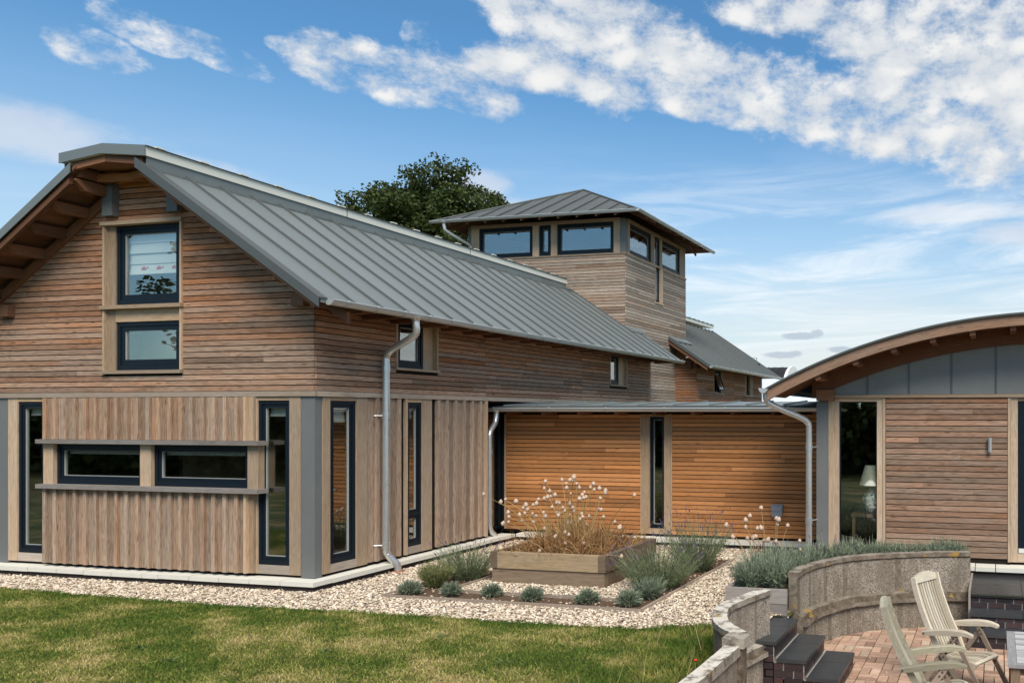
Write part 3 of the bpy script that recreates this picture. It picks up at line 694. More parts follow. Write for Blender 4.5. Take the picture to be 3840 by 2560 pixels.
rroof = mb.build('roof', M['zinc'], rear); rib.build('standing_seam', M['zinc_rib'], rroof)
mb = MB(); mb.prism([(x, 15.93, z) for x, z in prof], (0, 7.0, 0)); mb.build('ridge_cap', M['cap'], rroof)
mb = MB(); mb.prism([(-2.155, 15.93, 6.136), (-2.155, 15.93, 6.146), (-2.94, 15.93, 6.23), (-3.72, 15.93, 6.146), (-3.72, 15.93, 6.136), (-2.94, 15.93, 6.217)], (0, 7.02, 0))
for k in range(14): mb.box(-2.30, -2.15, 16.1 + .5 * k, 16.2 + .5 * k, 6.14, 6.165)
mb.build('cap_cover', M['zinc_dark'], rroof)
a, b = Vector((.67, 14.43, roof_z(.67) + .026)), Vector((-.69, 14.43, roof_z(-.69) + .026))
mb = MB(); mb.obox(a, b - a, (0, .16, 0), (0, 0, -.02)); mb.obox(a - Vector((0, .012, 0)), b - a, (0, .012, 0), (0, 0, -.10)); mb.build('verge_trim', M['zinc_dark'], rroof)
mb = MB(); mb.obox((.58, 14.45, roof_z(.58) - .07), (-1.27, 0, 1.27 * ROOF_S), (0, .05, 0), (0, 0, -.13), 0); mb.obox((.58, 14.52, roof_z(.58) - .056), (-1.27, 0, 1.27 * ROOF_S), (0, .5, 0), (0, 0, -.02), 1); mb.box(-.3, -.12, 14.9, 15.3, 3.9, 4.1, 1); mb.box(.02, .6, 15.05, 23.1, 3.92, 3.945)
mb.build('soffit', M['brown'], rear)
gutter(rear, (.70, 14.43, 3.945), (.70, 23.17, 3.93), (1, 0, 0), .07, .55)
mb = MB(); mb.prism([(-.69, 14.46, 4.87), (-.69, 15.96, 4.87), (-.45, 15.96, 4.73), (-.45, 14.46, 4.73)], (0, 0, .025)); mb.build('tower_flashing', M['zinc'], rroof)

# ================================================================= low link between the wings
link = thing('link_corridor', 'low orange-brown timber link under a flat metal roof between wing and pavilion', 'building', (3, 4.9, 0))
LY = 4.90; LW = Wall('x', LY)
mb = MB(); clad(mb, LW, -.16, 2.68, .2, 2.44, .0805, (), None, wea=lambda u, z: .4, tone=(.5, .32), jl=(1.6, 3.4)); clad(mb, LW, 3.32, 6.40, .2, 2.44, .0805, (), None, wea=lambda u, z: .4, tone=(.5, .32), jl=(1.6, 3.4)); mb.build('cladding', M['clad_warm'], link)
mb = MB(); LW.box(mb, -.2, 2.87, -.05, -.002, .15, 2.6); LW.box(mb, 3.16, 6.4, -.05, -.002, .15, 2.6); mb.box(-.3, 6.4, 7.2, 7.25, .1, 2.6); mb.box(-.3, 6.4, 4.96, 7.2, .1, .15); mb.box(-1.0, -.95, 3.99, 7.2, .1, 2.69); mb.box(-.95, -.21, 4.96, 5.0, .1, 2.69); mb.build('lining', M['dark'], link)
for (a, b) in ((2.685, 2.70), (2.705, 2.87), (3.16, 3.295), (3.30, 3.318), (-.205, -.165)):
    mb = MB(); LW.box(mb, a, b, -.06, .03, .2, 2.45, 'z', w=.25); mb.build('oak_post', M['oak'], link)
mb = MB(); LW.box(mb, 2.87, 3.16, -.06, .03, .2, .30, 'u', w=.4); LW.box(mb, 2.87, 3.16, -.06, .03, 2.40, 2.45, 'u', w=.1); mb.build('window_sill', M['oak'], link)
window(LW, link, 2.872, 3.158, .303, 2.398, -.01, fw=.03, sash=.022)
mb = MB(); mb.box(-.34, -.30, 4.0, 4.94, .2, .26); mb.box(-.34, -.30, 4.0, 4.94, 2.5, 2.6); mb.box(-.34, -.29, 4.86, 4.93, .26, 2.5)
rg = mb.build('window', M['frame'], link, 'tall glazed return beside the corner of the front wing'); mb = MB(); mb.box(-.325, -.317, 3.99, 4.86, .26, 2.5); mb.build('pane', M['glass'], rg)
mb = MB(); mb.prism([(-.4, 4.42, 2.60), (6.36, 4.42, 2.60), (6.36, 6.3, 2.70), (-.4, 6.3, 2.70)], (0, 0, -.03)); mb.prism([(-.4, 6.3, 2.70), (6.36, 6.3, 2.70), (6.36, 8.2, 2.62), (-.4, 8.2, 2.62)], (0, 0, -.03))
for k in range(11):
    x = .06 + .69 * k
    if x < 6.3: mb.obox((x, 4.43, 2.598), (0, 1.86, .099), (.022, 0, 0), (0, 0, .03))
mb.build('roof', M['zinc'], link)
mb = MB(); mb.box(-.4, 6.36, 4.40, 4.425, 2.52, 2.602, 0, (.5, .5, .5)); mb.build('fascia', M['zinc_dark'], link)
mb = MB(); mb.box(-.4, 6.36, 4.43, 4.92, 2.49, 2.51, 0, w=.2)
for k in range(9): mb.box(.1 + .75 * k, .18 + .75 * k, 4.45, 4.9, 2.43, 2.488, 1, w=.3)
mb.build('soffit', M['brown'], link)
gutter(link, (-.30, 4.335, 2.56), (6.30, 4.335, 2.55), (0, -1, 0), .065, 1.15)
pipe(link, [(-.02, 4.33, 2.52), (-.02, 4.33, 2.44), (-.02, 4.32, 2.38), (-.015, 4.28, 2.28), (0.0, 4.14, 2.16), (.008, 4.075, 2.08), (.01, 4.06, 1.95), (.01, 4.06, 1.2), (.01, 4.06, .50), (.012, 4.065, .36), (.02, 4.11, .25), (.03, 4.2, .17), (.035, 4.235, .10), (.035, 4.24, .02)], .048,
     [(.01, 4.06, 1.75), (.01, 4.06, .62)])
mb = MB(); mb.lathe([(.0, 0), (.08, 0), (.08, .03), (.05, .034)], 14, (.035, 4.24, .0)); tag(mb.build('drain_collar', M['terracotta']), 'terracotta drain collar in the corner between the wing and the link', 'drain')
# ================================================================= garden pavilion with arched roof
PX, PY = 6.41, 3.38
pav = thing('garden_pavilion', 'timber pavilion with arched roof, zinc panels and a sliding boarded door', 'building', (PX, PY, 0))
PWL = Wall('x', PY)
ACX, ACZ, AR = 10.04, -5.135, 9.03
arc_z = lambda x, r: ACZ + math.sqrt(r * r - (x - ACX) ** 2)
AXR = 2 * ACX - PX
mb = MB(); clad(mb, PWL, 7.535, 9.395, .235, 2.69, .0885, (), None, wea=lambda u, z: .9 - max(0, z - 2.2) * .6, jl=(3, 5), tone=(.32, .25)); mb.build('cladding', M['clad'], pav)
mb = MB(); PWL.box(mb, 7.50, 9.44, -.05, -.002, .15, 2.69); mb.box(PX + .01, PX + .06, PY + .13, 9.0, .1, 2.9); mb.box(PX + .06, AXR, 8.9, 8.95, .1, 3.8); mb.box(PX + .06, AXR, PY + .1, 8.9, .1, .16); mb.box(9.5, 9.55, 3.6, 8.9, .16, 2.7); mb.box(PX + .06, AXR, 3.5, 8.9, 2.74, 2.78); mb.box(AXR - .05, AXR, PY + .1, 8.9, .16, 2.73); mb.build('room_lining', M['dark'], pav)
mb = MB(); mb.box(PX, 6.607, PY - .004, PY + .16, .155, 2.66, 2, (.5, .5, .5)); mb.build('corner_post', M['greypost'], pav)
for (a, b, k, z) in ((6.609, 6.78, .015, 2.70), (7.391, 7.486, .015, 2.70), (7.489, 7.527, .035, 2.695), (9.40, 9.443, .035, 2.695), (9.446, 9.548, .015, 2.70)):
    mb = MB(); PWL.box(mb, a, b, -.08, k, .19, z, 'z', w=.55); mb.build('oak_post', M['oak'], pav)
mb = MB(); PWL.box(mb, 6.781, 7.39, -.08, .008, 2.645, 2.70, 'u', w=.4); PWL.box(mb, 6.781, 7.39, -.08, .008, .19, .25, 'u', w=.7); PWL.box(mb, 9.549, 12.9, -.08, .008, .19, .33, 'u', w=.8); PWL.box(mb, 9.549, 12.9, -.08, .008, 2.645, 2.70, 'u', w=.4); mb.build('window_sill', M['oak'], pav)
mb = MB(); PWL.box(mb, 6.60, 13.3, -.06, .055, 2.702, 2.752, 'u', w=.4); mb.build('band', M['oak'], pav)
fx = MB()
for (a, b, c, d) in ((6.781, 6.80, .25, 2.645), (7.37, 7.39, .25, 2.645), (6.80, 7.37, .25, .268), (6.80, 7.37, 2.628, 2.645)): PWL.box(fx, a, b, -.07, -.035, c, d)
fw_ = fx.build('fixed_window', M['frame'], pav); mb = MB(); PWL.box(mb, 6.80, 7.37, -.056, -.05, .268, 2.628); mb.build('pane', M['glass'], fw_)
dr = window(PWL, pav, 9.55, 10.9, .335, 2.643, -.01, fw=.085, sash=.07, name='glazed_door')
mb = MB(); PWL.box(mb, 9.56, 10.89, -.02, .02, .335, .40); mb.build('threshold', M['cap'], dr)
window(PWL, pav, 10.95, 12.3, .335, 2.643, -.01, fw=.085, sash=.07, name='glazed_door')
# zinc panels under the arch
xs = [6.50, 7.244, 7.899, 8.557, 9.227, 9.885, 10.54, 11.20, 11.86, 12.52, 13.20]
RA = AR - .375
for i in range(len(xs) - 1):
    a, b = xs[i] + .004, xs[i + 1] - .004; mb = MB(); n = 8
    top = [(b + (a - b) * k / n) for k in range(n + 1)]
    poly = [(a, PY - .018, 2.756), (b, PY - .018, 2.756)] + [(x, PY - .018, max(2.765, arc_z(x, RA + .04))) for x in top]
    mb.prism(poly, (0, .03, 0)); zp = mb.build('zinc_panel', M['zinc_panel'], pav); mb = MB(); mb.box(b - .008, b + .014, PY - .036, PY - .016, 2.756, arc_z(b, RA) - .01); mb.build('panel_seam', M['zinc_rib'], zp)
def arch(name, r0, r1, y0, y1, m_, x0, x1, parent, n=40, w=.45, joints=()):
    mb = MB(); cc = (random.random(), w, random.random()); ln = 0
    for i in range(n):
        xa, xb = x0 + (x1 - x0) * i / n, x0 + (x1 - x0) * (i + 1) / n
        if any(xa <= j < xb for j in joints): cc = (random.random(), w, random.random())
        A, B, C_, D = (xa, arc_z(xa, r0)), (xb, arc_z(xb, r0)), (xb, arc_z(xb, r1)), (xa, arc_z(xa, r1))
        h = r1 - r0; L = xb - xa
        mb.face([(A[0], y0, A[1]), (B[0], y0, B[1]), (C_[0], y0, C_[1]), (D[0], y0, D[1])], [(ln, 0), (ln + L, 0), (ln + L, h), (ln, h)], cc)
        mb.face([(B[0], y1, B[1]), (A[0], y1, A[1]), (D[0], y1, D[1]), (C_[0], y1, C_[1])], [(ln, 0), (ln + L, 0), (ln + L, h), (ln, h)], cc)
        mb.face([(D[0], y0, D[1]), (C_[0], y0, C_[1]), (C_[0], y1, C_[1]), (D[0], y1, D[1])], [(ln, 1), (ln + L, 1), (ln + L, 1 + y1 - y0), (ln, 1 + y1 - y0)], cc)
        mb.face([(A[0], y1, A[1]), (B[0], y1, B[1]), (B[0], y0, B[1]), (A[0], y0, A[1])], [(ln, 2), (ln + L, 2), (ln + L, 2 + y1 - y0), (ln, 2 + y1 - y0)], cc)
        ln += L
    for x, s in ((x0, 1), (x1, -1)):
        q = [(x, y0, arc_z(x, r0)), (x, y0, arc_z(x, r1)), (x, y1, arc_z(x, r1)), (x, y1, arc_z(x, r0))]; mb.face(q if s > 0 else q[::-1], [(0, 0), (0, .1), (.1, .1), (.1, 0)], cc)
    return mb.build(name, m_, parent)
AX0 = 5.80; AX1 = 2 * ACX - AX0
proof = arch('roof', AR - .012, AR + .016, 2.56, 9.2, M['zinc_dark'], AX0 - .03, AX1 + .03, pav)
arch('fascia', AR - .165, AR - .014, 2.60, 2.65, M['fascia'], AX0, AX1, pav, 46, .75, (8.40, 11.7))
arch('arch_beam', AR - .375, AR - .12, PY - .10, PY - .022, M['brown'], 6.36, 2 * ACX - 6.36, pav, 40, .1)
arch('soffit', AR - .12, AR - .10, 2.66, PY + .3, M['brown'], AX0 + .02, AX1 - .02, pav, 40, .1)
for k in range(14):
    x = 6.52 + .60 * k - (.02 * k if k < 6 else .0)
    th = math.asin((x - ACX) / AR); t = Vector((math.cos(th), 0, -math.sin(th))); n = Vector((math.sin(th), 0, math.cos(th)))
    o = Vector((x, 2.655, arc_z(x, AR - .125))) - n * .10
    mb = MB(); mb.obox(o, t * .085, (0, PY - .10 - 2.655, 0), n * .10, 1, w=.45); mb.build('purlin', M['brown'], pav)
mb = MB(); mb.box(6.44, 6.715, PY - .16, PY + .05, 2.662, 2.83, 1, w=.3); mb.build('beam_end', M['brown'], pav)
gutter(pav, (5.755, 2.54, 2.835), (5.755, 9.0, 2.82), (-1, 0, 0), .068, .9)
pipe(pav, [(5.76, 2.68, 2.79), (5.76, 2.68, 2.72), (5.77, 2.69, 2.66), (5.82, 2.73, 2.60), (6.0, 2.90, 2.50), (6.2, 3.09, 2.40), (6.30, 3.18, 2.32), (6.325, 3.20, 2.20), (6.325, 3.20, 1.6), (6.325, 3.20, .9), (6.325, 3.20, .12)], .05,
     [(6.325, 3.20, 1.92), (6.325, 3.20, .75)], clips=[((6.325, 3.2, 1.92), (6.42, 3.38, 1.92)), ((6.325, 3.2, .75), (6.42, 3.38, .75))])
# fittings
wl = MB(); wl.tube([(9.135, PY - .075, 1.865), (9.135, PY - .075, 2.085)], .031, 16); wl.box(9.12, 9.15, PY - .05, PY - .026, 1.94, 2.01)
tag(wl.build('wall_light', M['steel']), 'slim steel cylinder light on the boarded pavilion wall', 'light')
sb = MB(); sb.box(5.258, 5.473, LY - .075, LY - .024, .66, .81); sb.prism([(5.272, LY - .076, .60), (5.46, LY - .076, .60), (5.472, LY - .08, .79), (5.26, LY - .08, .79)], (0, -.035, 0)); sb.box(5.275, 5.455, LY - .124, LY - .115, .70, .775)
tag(sb.build('outdoor_socket', M['socket']), 'grey weatherproof socket box on the orange timber link wall', 'socket')
# lamp on a dark table behind the pavilion window
tb = MB(); tb.box(6.95, 7.75, 3.48, 4.0, .80, .845, 0); tt = tb.build('side_table', M['sleeper_dark']); tag(tt, 'dark side table behind the tall pavilion window', 'table')
for (x, y) in ((6.97, 3.50), (7.68, 3.50), (6.97, 3.93), (7.68, 3.93)):
    b = MB(); b.box(x, x + .05, y, y + .05, .16, .80, 2); put_under(b.build('leg', M['sleeper_dark']), tt)
lamp = thing('table_lamp', 'table lamp with pale shade and patterned jar base inside the pavilion window', 'lamp', (7.28, 3.62, .845))
b = MB(); b.lathe([(.0, .845), (.09, .847), (.10, .87), (.115, .93), (.155, 1.03), (.16, 1.10), (.12, 1.17), (.075, 1.19), (.085, 1.22), (.07, 1.26), (.02, 1.28), (.015, 1.34)], 20, (7.28, 3.62, 0))
def ginger():
    m, t, bb = mat('blue_white_jar', .2, .5); p = t.new('ShaderNodeTexCoord').outputs['Object']
    setc(t, bb, t.mix(t.maprange(t.noise(p, 13, 5, .7), .47, .58), (.62, .68, .66), (.10, .15, .20))); return m
b.build('jar_base', ginger(), lamp)
b = MB(); b.lathe([(.215, 1.305), (.12, 1.62)], 28, (7.28, 3.62, 0)); b.lathe([(.118, 1.618), (.21, 1.308)], 28, (7.28, 3.62, 0)); b.build('lamp_shade', M['whiteshade'], lamp)

# ================================================================= paving edge round the house
def edge_run(mb, a, b, w, side, z=.15, th=.062):
    a, b = Vector(a), Vector(b); t = (b - a).normalized(); L = (b - a).length; k = 0
    while k < L - .02:
        l = min(random.choice((.30, .52, .56, .55, .57)), L - k)
        if L - k - l < .12: l = L - k
        mb.obox(a + t * (k + .006) + Vector((0, 0, z - th + random.uniform(-.003, .003))), t * (l - .012), Vector(side) * w, (0, 0, th)); k += l
mb = MB()
edge_run(mb, (.20, -.235, 0), (-7.0, -.235, 0), .33, (0, 1, 0)); edge_run(mb, (.20, .10, 0), (.20, 4.62, 0), .30, (-1, 0, 0)); edge_run(mb, (.21, 4.62, 0), (6.0, 4.62, 0), .32, (0, 1, 0)); edge_run(mb, (6.12, 3.06, 0), (13.6, 3.06, 0), .38, (0, 1, 0)); edge_run(mb, (6.12, 3.45, 0), (6.12, 4.62, 0), .29, (1, 0, 0))
struct(mb.build('paving_edge', M['plinth']))
mb = MB(); mb.box(-6.6, .15, -.19, .10, -.05, .086); mb.box(-.1, .15, .1, 4.64, -.05, .086); mb.box(.15, 6.1, 4.66, 5.0, -.05, .086); mb.box(6.16, 13.4, 3.11, 3.5, -.05, .086); mb.box(-5.9, -.1, .1, 4.9, -.05, .09)
struct(mb.build('foundation', M['plinth_dark']))

# ================================================================= ground: lawn sheet with the sunken patio cut out, gravel, soil
HOLE = [(7.02, -6.5), (7.02, -3.5), (7.0, -2.8), (6.98, -2.66), (6.86, -2.42), (6.72, -2.2), (6.62, -1.97), (6.56, -1.69), (6.57, -1.42), (6.66, -1.05), (6.70, -1.0), (6.62, -.98), (6.60, 0.0), (6.80, .05), (6.80, .36), (6.83, .66), (6.95, 1.05), (7.22, 1.56), (7.74, 1.95), (8.32, 2.22), (8.80, 2.36), (8.90, 2.36), (8.90, 1.78), (13.5, 1.78), (13.5, -6.5)]
def flat(name, outer, hole, z, m_):
    bm = bmesh.new(); ed = []
    for loop in ([outer] + ([hole] if hole else [])):
        vs = [bm.verts.new((x, y, z)) for x, y in loop]
        ed += [bm.edges.new((vs[i], vs[(i + 1) % len(vs)])) for i in range(len(vs))]
    bmesh.ops.triangle_fill(bm, use_beauty=True, edges=ed)
    for f in bm.faces:
        f.normal_update()
        if f.normal.z < 0: f.normal_flip()
    me = bpy.data.meshes.new(name); bm.to_mesh(me); bm.free(); me.materials.append(m_)
    o = bpy.data.objects.new(name, me); COL.objects.link(o); return o
def grass_colours(t):
    p = t.new('ShaderNodeNewGeometry').outputs['Position']
    q = t.scale(p, 1, 1.35, 0)
    d = t.noise(q, .85, 4, .6); d2 = t.noise(q, 3.2, 3, .6)
    return t.maprange(t.math('ADD', t.math('MULTIPLY', d, .75), t.math('MULTIPLY', d2, .25)), .38, .66)
def lawn_mat(blade):
    m, t, b = mat('grass_blades' if blade else 'lawn_ground', .75, .15)
    dry = grass_colours(t)
    if blade:
        at = t.new('ShaderNodeVertexColor', layer_name='tint').outputs[0]; sp = t.new('ShaderNodeSeparateColor', inp={0: at})
        dry = t.math('ADD', dry, t.math('MULTIPLY', t.math('SUBTRACT', sp.outputs[0], .5), .75), clamp=True)
        c = t.ramp(dry, [(0, (.09, .148, .024)), (.34, (.19, .222, .044)), (.64, (.325, .305, .085)), (1, (.54, .44, .20))])
        k = t.math('MULTIPLY_ADD', sp.outputs[1], .9, .62)
        c = t.mix(1.0, c, t.new('ShaderNodeCombineColor', inp={0: k, 1: k, 2: k}).outputs[0], 'MULTIPLY')
        setc(t, b, c)
        tr = t.new('ShaderNodeBsdfTranslucent'); t.l.new(c, tr.inputs[0]); mx = t.new('ShaderNodeMixShader', inp={0: .3}); t.l.new(b.outputs[0], mx.inputs[1]); t.l.new(tr.outputs[0], mx.inputs[2]); t.l.new(mx.outputs[0], t.n['Material Output'].inputs[0])
    else:
        p = t.new('ShaderNodeNewGeometry').outputs['Position']
        c = t.ramp(dry, [(0, (.035, .06, .014)), (.5, (.11, .11, .035)), (1, (.26, .195, .09))])
        c = t.mix(t.maprange(t.noise(p, 60, 3, .7), .35, .7), c, (.03, .035, .012)); setc(t, b, c)
    return m
big = [(-260, -260), (260, -260), (260, 260), (-260, 260)]
struct(flat('lawn', big, HOLE, 0.0, lawn_mat(False)))
LAWN_EDGE = [(-9, -.86), (-4.3, -.95), (-2.2, -1.06), (-.4, -1.11), (1.2, -1.04), (2.68, -1.0), (3.7, -1.03), (4.67, -.99), (5.3, -.97), (5.55, -.82), (5.85, -.70), (6.2, -.66), (6.66, -.64)]
GRAV = LAWN_EDGE + [(6.60, 0.0), (6.74, .06), (6.78, .5), (6.9, 1.05), (7.2, 1.6), (7.7, 2.0), (8.3, 2.27), (8.84, 2.42), (8.86, 3.2), (6.2, 3.2), (6.2, 4.7), (.15, 4.7), (.15, -.2), (-9, -.2)]
def soil_like(name, a, b_, c_, sc):
    m, t, b = mat(name, .95, .05); p = t.new('ShaderNodeTexCoord').outputs['Object']; n = t.noise(p, sc, 6, .7)
    setc(t, b, t.ramp(n, [(.3, a), (.5, b_), (.7, c_)])); bump(t, b, n, .8, .02); return m
M['gravel_base'] = soil_like('gravel_base', (.14, .10, .075), (.30, .225, .165), (.48, .40, .31), 70)
M['soil'] = soil_like('soil', (.055, .036, .024), (.115, .075, .05), (.19, .135, .095), 30)
struct(flat('gravel_bed', GRAV, None, .008, M['gravel_base']))
# timber-edged bed round the raised bed
BEDS = [(1.31, 4.97, -.22, .24), (4.46, 4.97, .24, 3.5), (1.31, 1.92, .24, 1.75)]
for i, (a, b, c, d) in enumerate(BEDS): o = flat('bed_soil', [(a, c), (b, c), (b, d), (a, d)], None, .016 + .001 * i, M['soil']); struct(o)
edging = thing('bed_edging', 'thin timber edging boards round the narrow planting bed in the gravel', 'edging', (3, 0, 0))
for (a, b) in (((1.30, -.245), (4.99, -.245)), ((4.99, -.245), (4.99, 3.5)), ((1.30, -.245), (1.30, 1.75)), ((1.93, .235), (4.45, .235)), ((4.45, .235), (4.45, .95)), ((1.93, .235), (1.93, 1.75))):
    mb = MB(); a, b = Vector((*a, -.02)), Vector((*b, -.02)); t = (b - a).normalized(); n = Vector((-t.y, t.x, 0)); mb.obox(a - t * .011, b - a + t * .022, n * .022, (0, 0, .075), 0, w=.6); mb.build('edging_board', M['bandwood'], edging)
# raised sleeper bed
rb = thing('raised_bed', 'square raised bed of oak sleepers in the gravel', 'planter', (3, 1, 0))
X0, X1, Y0, Y1 = 2.10, 3.91, .97, 2.75
def sleepers(z0, z1, off, m_, order):
    x0, x1, y0, y1 = X0 + off, X1 - off, Y0 + off, Y1 - off; w = .11
    if order: L = [(x0, x1, y0, y0 + w, 0), (x0, x1, y1 - w, y1, 0), (x0, x0 + w, y0 + w + .003, y1 - w - .003, 1), (x1 - w, x1, y0 + w + .003, y1 - w - .003, 1)]
    else: L = [(x0 + w + .003, x1 - w - .003, y0, y0 + w, 0), (x0 + w + .003, x1 - w - .003, y1 - w, y1, 0), (x0, x0 + w, y0, y1, 1), (x1 - w, x1, y0, y1, 1)]
    for (a, b, c, d, g) in L:
        mb = MB(); mb.box(a, b, c, d, z0, z1, g, w=random.uniform(.3, .9)); mb.build('sleeper', m_ if not (g == 1 and m_ is M['sleeper']) else M['sleeper_dark'], rb)
sleepers(-.02, .215, .02, M['sleeper_dark'], True); sleepers(.225, .455, 0, M['sleeper'], False)
mb = MB(); mb.box(X0 + .12, X1 - .12, Y0 + .12, Y1 - .12, .1, .40); mb.build('soil_fill', M['soil'], rb)
# timber planter behind the curved wall
pl = thing('timber_planter', 'grey timber planter box butted against the curved concrete wall', 'planter', (6, 0, 0))
for (z0, z1, k) in ((-.04, .135, 0), (.142, .315, .004)):
    for poly in (((5.98, .05), (6.76, .05)), ((5.98, .102), (5.98, 1.1)), ((5.98, 1.1), (6.2, 1.75)), ((6.2, 1.75), (6.9, 2.5)), ((6.9, 2.5), (7.8, 2.85)), ((7.8, 2.85), (8.8, 2.95))):
        a, b = Vector((*poly[0], z0)), Vector((*poly[1], z0)); t = (b - a).normalized(); n = Vector((-t.y, t.x, 0))
        if poly[0][1] > .06 or poly[1][0] == 5.98: n = -n
        mb = MB(); mb.obox(a, b - a, n * .05, (0, 0, z1 - z0), 0, w=.8); mb.build('plank', M['greywood'], pl)
o = flat('soil_fill', [(6.0, .08), (6.72, .08), (6.76, .6), (6.88, 1.05), (7.18, 1.6), (7.7, 2.02), (8.3, 2.29), (8.8, 2.44), (8.8, 2.9), (7.8, 2.8), (6.9, 2.45), (6.2, 1.7), (6.0, 1.1)], None, .20, M['soil']); put_under(o, pl)
mb = MB(); mb.box(6.46, 6.60, .0, .045, -.01, .04, 0); tag(mb.build('wood_offcut', M['oak']), 'small sawn timber offcut lying at the foot of the grey planter', 'offcut')

# ================================================================= curved concrete walls
PROF = [(-.012, .485, 1, .95), (.135, .485, 1, .25), (.142, .43, 1, .0), (.115, .412, 0, .1), (.115, -.045, 1, .5), (.195, -.06, 1, .1), (.20, -.112, 1, .0), (.205, -.122, 1, 0), (.245, -.128, 1, .35), (.248, -.178, 1, 0), (.185, -.185, .1, .1), (.185, -.60, .5, 0), (0, -.60, .5, 0), (0, .415, 1, .1), (-.014, .43, 1, .3)]
def sweep(name, path, label, cat, dz=0.0, parent=None, profile=PROF, ribs=.34, m_=None):
    P = crom([(x, y, 0) for x, y in path], 7); mb = MB(); rings = []; d = 0
    for i, p in enumerate(P):
        t = (P[min(i + 1, len(P) - 1)] - P[max(i - 1, 0)]).normalized(); n = Vector((t.y, -t.x, 0))
        j = .006
        rings.append(([p + n * (q[0] + random.uniform(-j, j) * .4) + Vector((0, 0, q[1] + dz + random.uniform(-j, j) * .5)) for q in profile], d)); d += (P[min(i + 1, len(P) - 1)] - p).length
    m = len(profile)
    for i in range(len(rings) - 1):
        A, da = rings[i]; B, _ = rings[i + 1]
        rib = (da % ribs) < .055 or i == 0
        for k in range(m):
            k2 = (k + 1) % m; q = profile[k]
            mb.face([A[k], A[k2], B[k2], B[k]], None, (max(q[2], .66 if rib else q[2]), q[3], random.random()))
    mb.face(rings[0][0][::-1], None, (.9, .1, .5)); mb.face(rings[-1][0], None, (.9, .1, .5))
    o = mb.build(name, m_ or M['concrete']); return tag(o, label, cat)
PROF_A = [(a, b, c, d * .35) for a, b, c, d in PROF]
sweep('curved_wall', [(6.72, .30), (6.745, .67), (6.865, 1.077), (7.156, 1.613), (7.706, 2.03), (8.297, 2.297), (8.842, 2.455)], 'long curved mossy concrete wall holding back the lavender at the patio', 'wall', profile=PROF_A, ribs=.43)
sweep('curved_wall', [(6.95, -2.62), (6.79, -2.45), (6.643, -2.238), (6.539, -1.98), (6.468, -1.694), (6.482, -1.40), (6.574, -1.03), (6.66, -.72)], 'short bow-shaped concrete wall with bleached top left of the brick steps', 'wall')
sweep('garden_wall', [(6.93, -6.0), (6.92, -4.6), (6.93, -3.5), (6.935, -2.78)], 'straight concrete wall with bleached top nearest the camera by the long grass', 'wall', -.06, None, [(-.012, .485, 1, 1), (.125, .485, 1, .3), (.13, .40, 1, .1), (.10, .385, .55, .1), (.10, -.56, .5, 0), (0, -.56, .5, 0), (0, .39, 1, .1), (-.014, .40, 1, .3)], .5)
pb = MB(); pb.box(6.93, 7.075, -2.77, -2.625, -.55, .46, 2, (.95, .0, .5)); pb.box(6.90, 7.10, -2.79, -2.60, .40, .487, 2, (1, .45, .5)); tag(pb.build('concrete_post', M['concrete']), 'square concrete post with a cap between the bowed and straight walls', 'post')

# ================================================================= brick steps with slate treads
def bricks(mb, W, u0, u1, z0, z1, course=.078, ln=.225, n=.012):
    z = z0; r = 0
    while z < z1 - .015:
        t = min(z + course - .012, z1); u = u0 - (ln / 2 if r % 2 else 0)
        while u < u1 - .01:
            a, b = max(u, u0) + .004, min(u + ln - .012, u1 - .002)
            if b - a > .015: W.box(mb, a, b, -.03, n + random.uniform(-.002, .003), z, t, 'u', (random.random(), random.random(), random.random()))
            u += ln
        z += course; r += 1
st = thing('brick_steps', 'three dark brick steps with slate treads beside the bow-shaped wall', 'steps', (6.9, -1, -.55))
mb = MB()
TR = [(6.57, 6.915, -.01), (6.925, 7.25, -.19), (7.26, 7.60, -.37)]
for (a, b, z) in TR: mb.box(6.57, b - .025, -1.015, -.005, -.60, z - .042)
mb.build('mortar_core', M['mortar'], st)
mb = MB()
for i, (a, b, z) in enumerate(TR):
    zb = -.545 if i == 2 else TR[i + 1][2] + .012
    bricks(mb, Wall('y', b - .025), -1.012, -.01, zb, z - .045, .072 if i < 2 else .08)
    bricks(mb, Wall('x', -1.015), (6.57 if i == 0 else TR[i - 1][1] - .025), b - .03, -.545, z - .045, .078)
mb.build('brickwork', M['brick'], st)
for (a, b, z) in TR:
    mb = MB(); s_ = random.uniform(-.45, -.38)
    for (c, d) in ((-1.04, s_ - .004), (s_ + .004, .005)): mb.box(a, b, c, d, z - .040, z, 1)
    mb.build('tread', M['slate'], st)
    mb = MB(); mb.box(b + .0, b + .012, -1.03, 0, z - .183, z - .176); mb.build('mortar_joint', M['mortar'], st) if z > -.3 else None
s2 = thing('garden_steps', 'wide black brick and slate steps rising to the pavilion door', 'steps', (9.5, 1.5, -.55))
mb = MB(); mb.box(8.90, 13.4, 1.84, 3.1, -.60, -.045); mb.box(8.90, 13.4, 1.53, 1.839, -.60, -.225); mb.box(8.90, 13.4, 1.20, 1.529, -.60, -.405); mb.build('mortar_core', M['mortar'], s2)
mb = MB()
for (y, za, zb) in ((1.84, -.175, -.045), (1.53, -.355, -.225), (1.20, -.545, -.405)):
    mb = MB(); bricks(mb, Wall('x', y), 8.90, 12.5, za, zb, .078); mb.build('brickwork', M['brick'], s2)
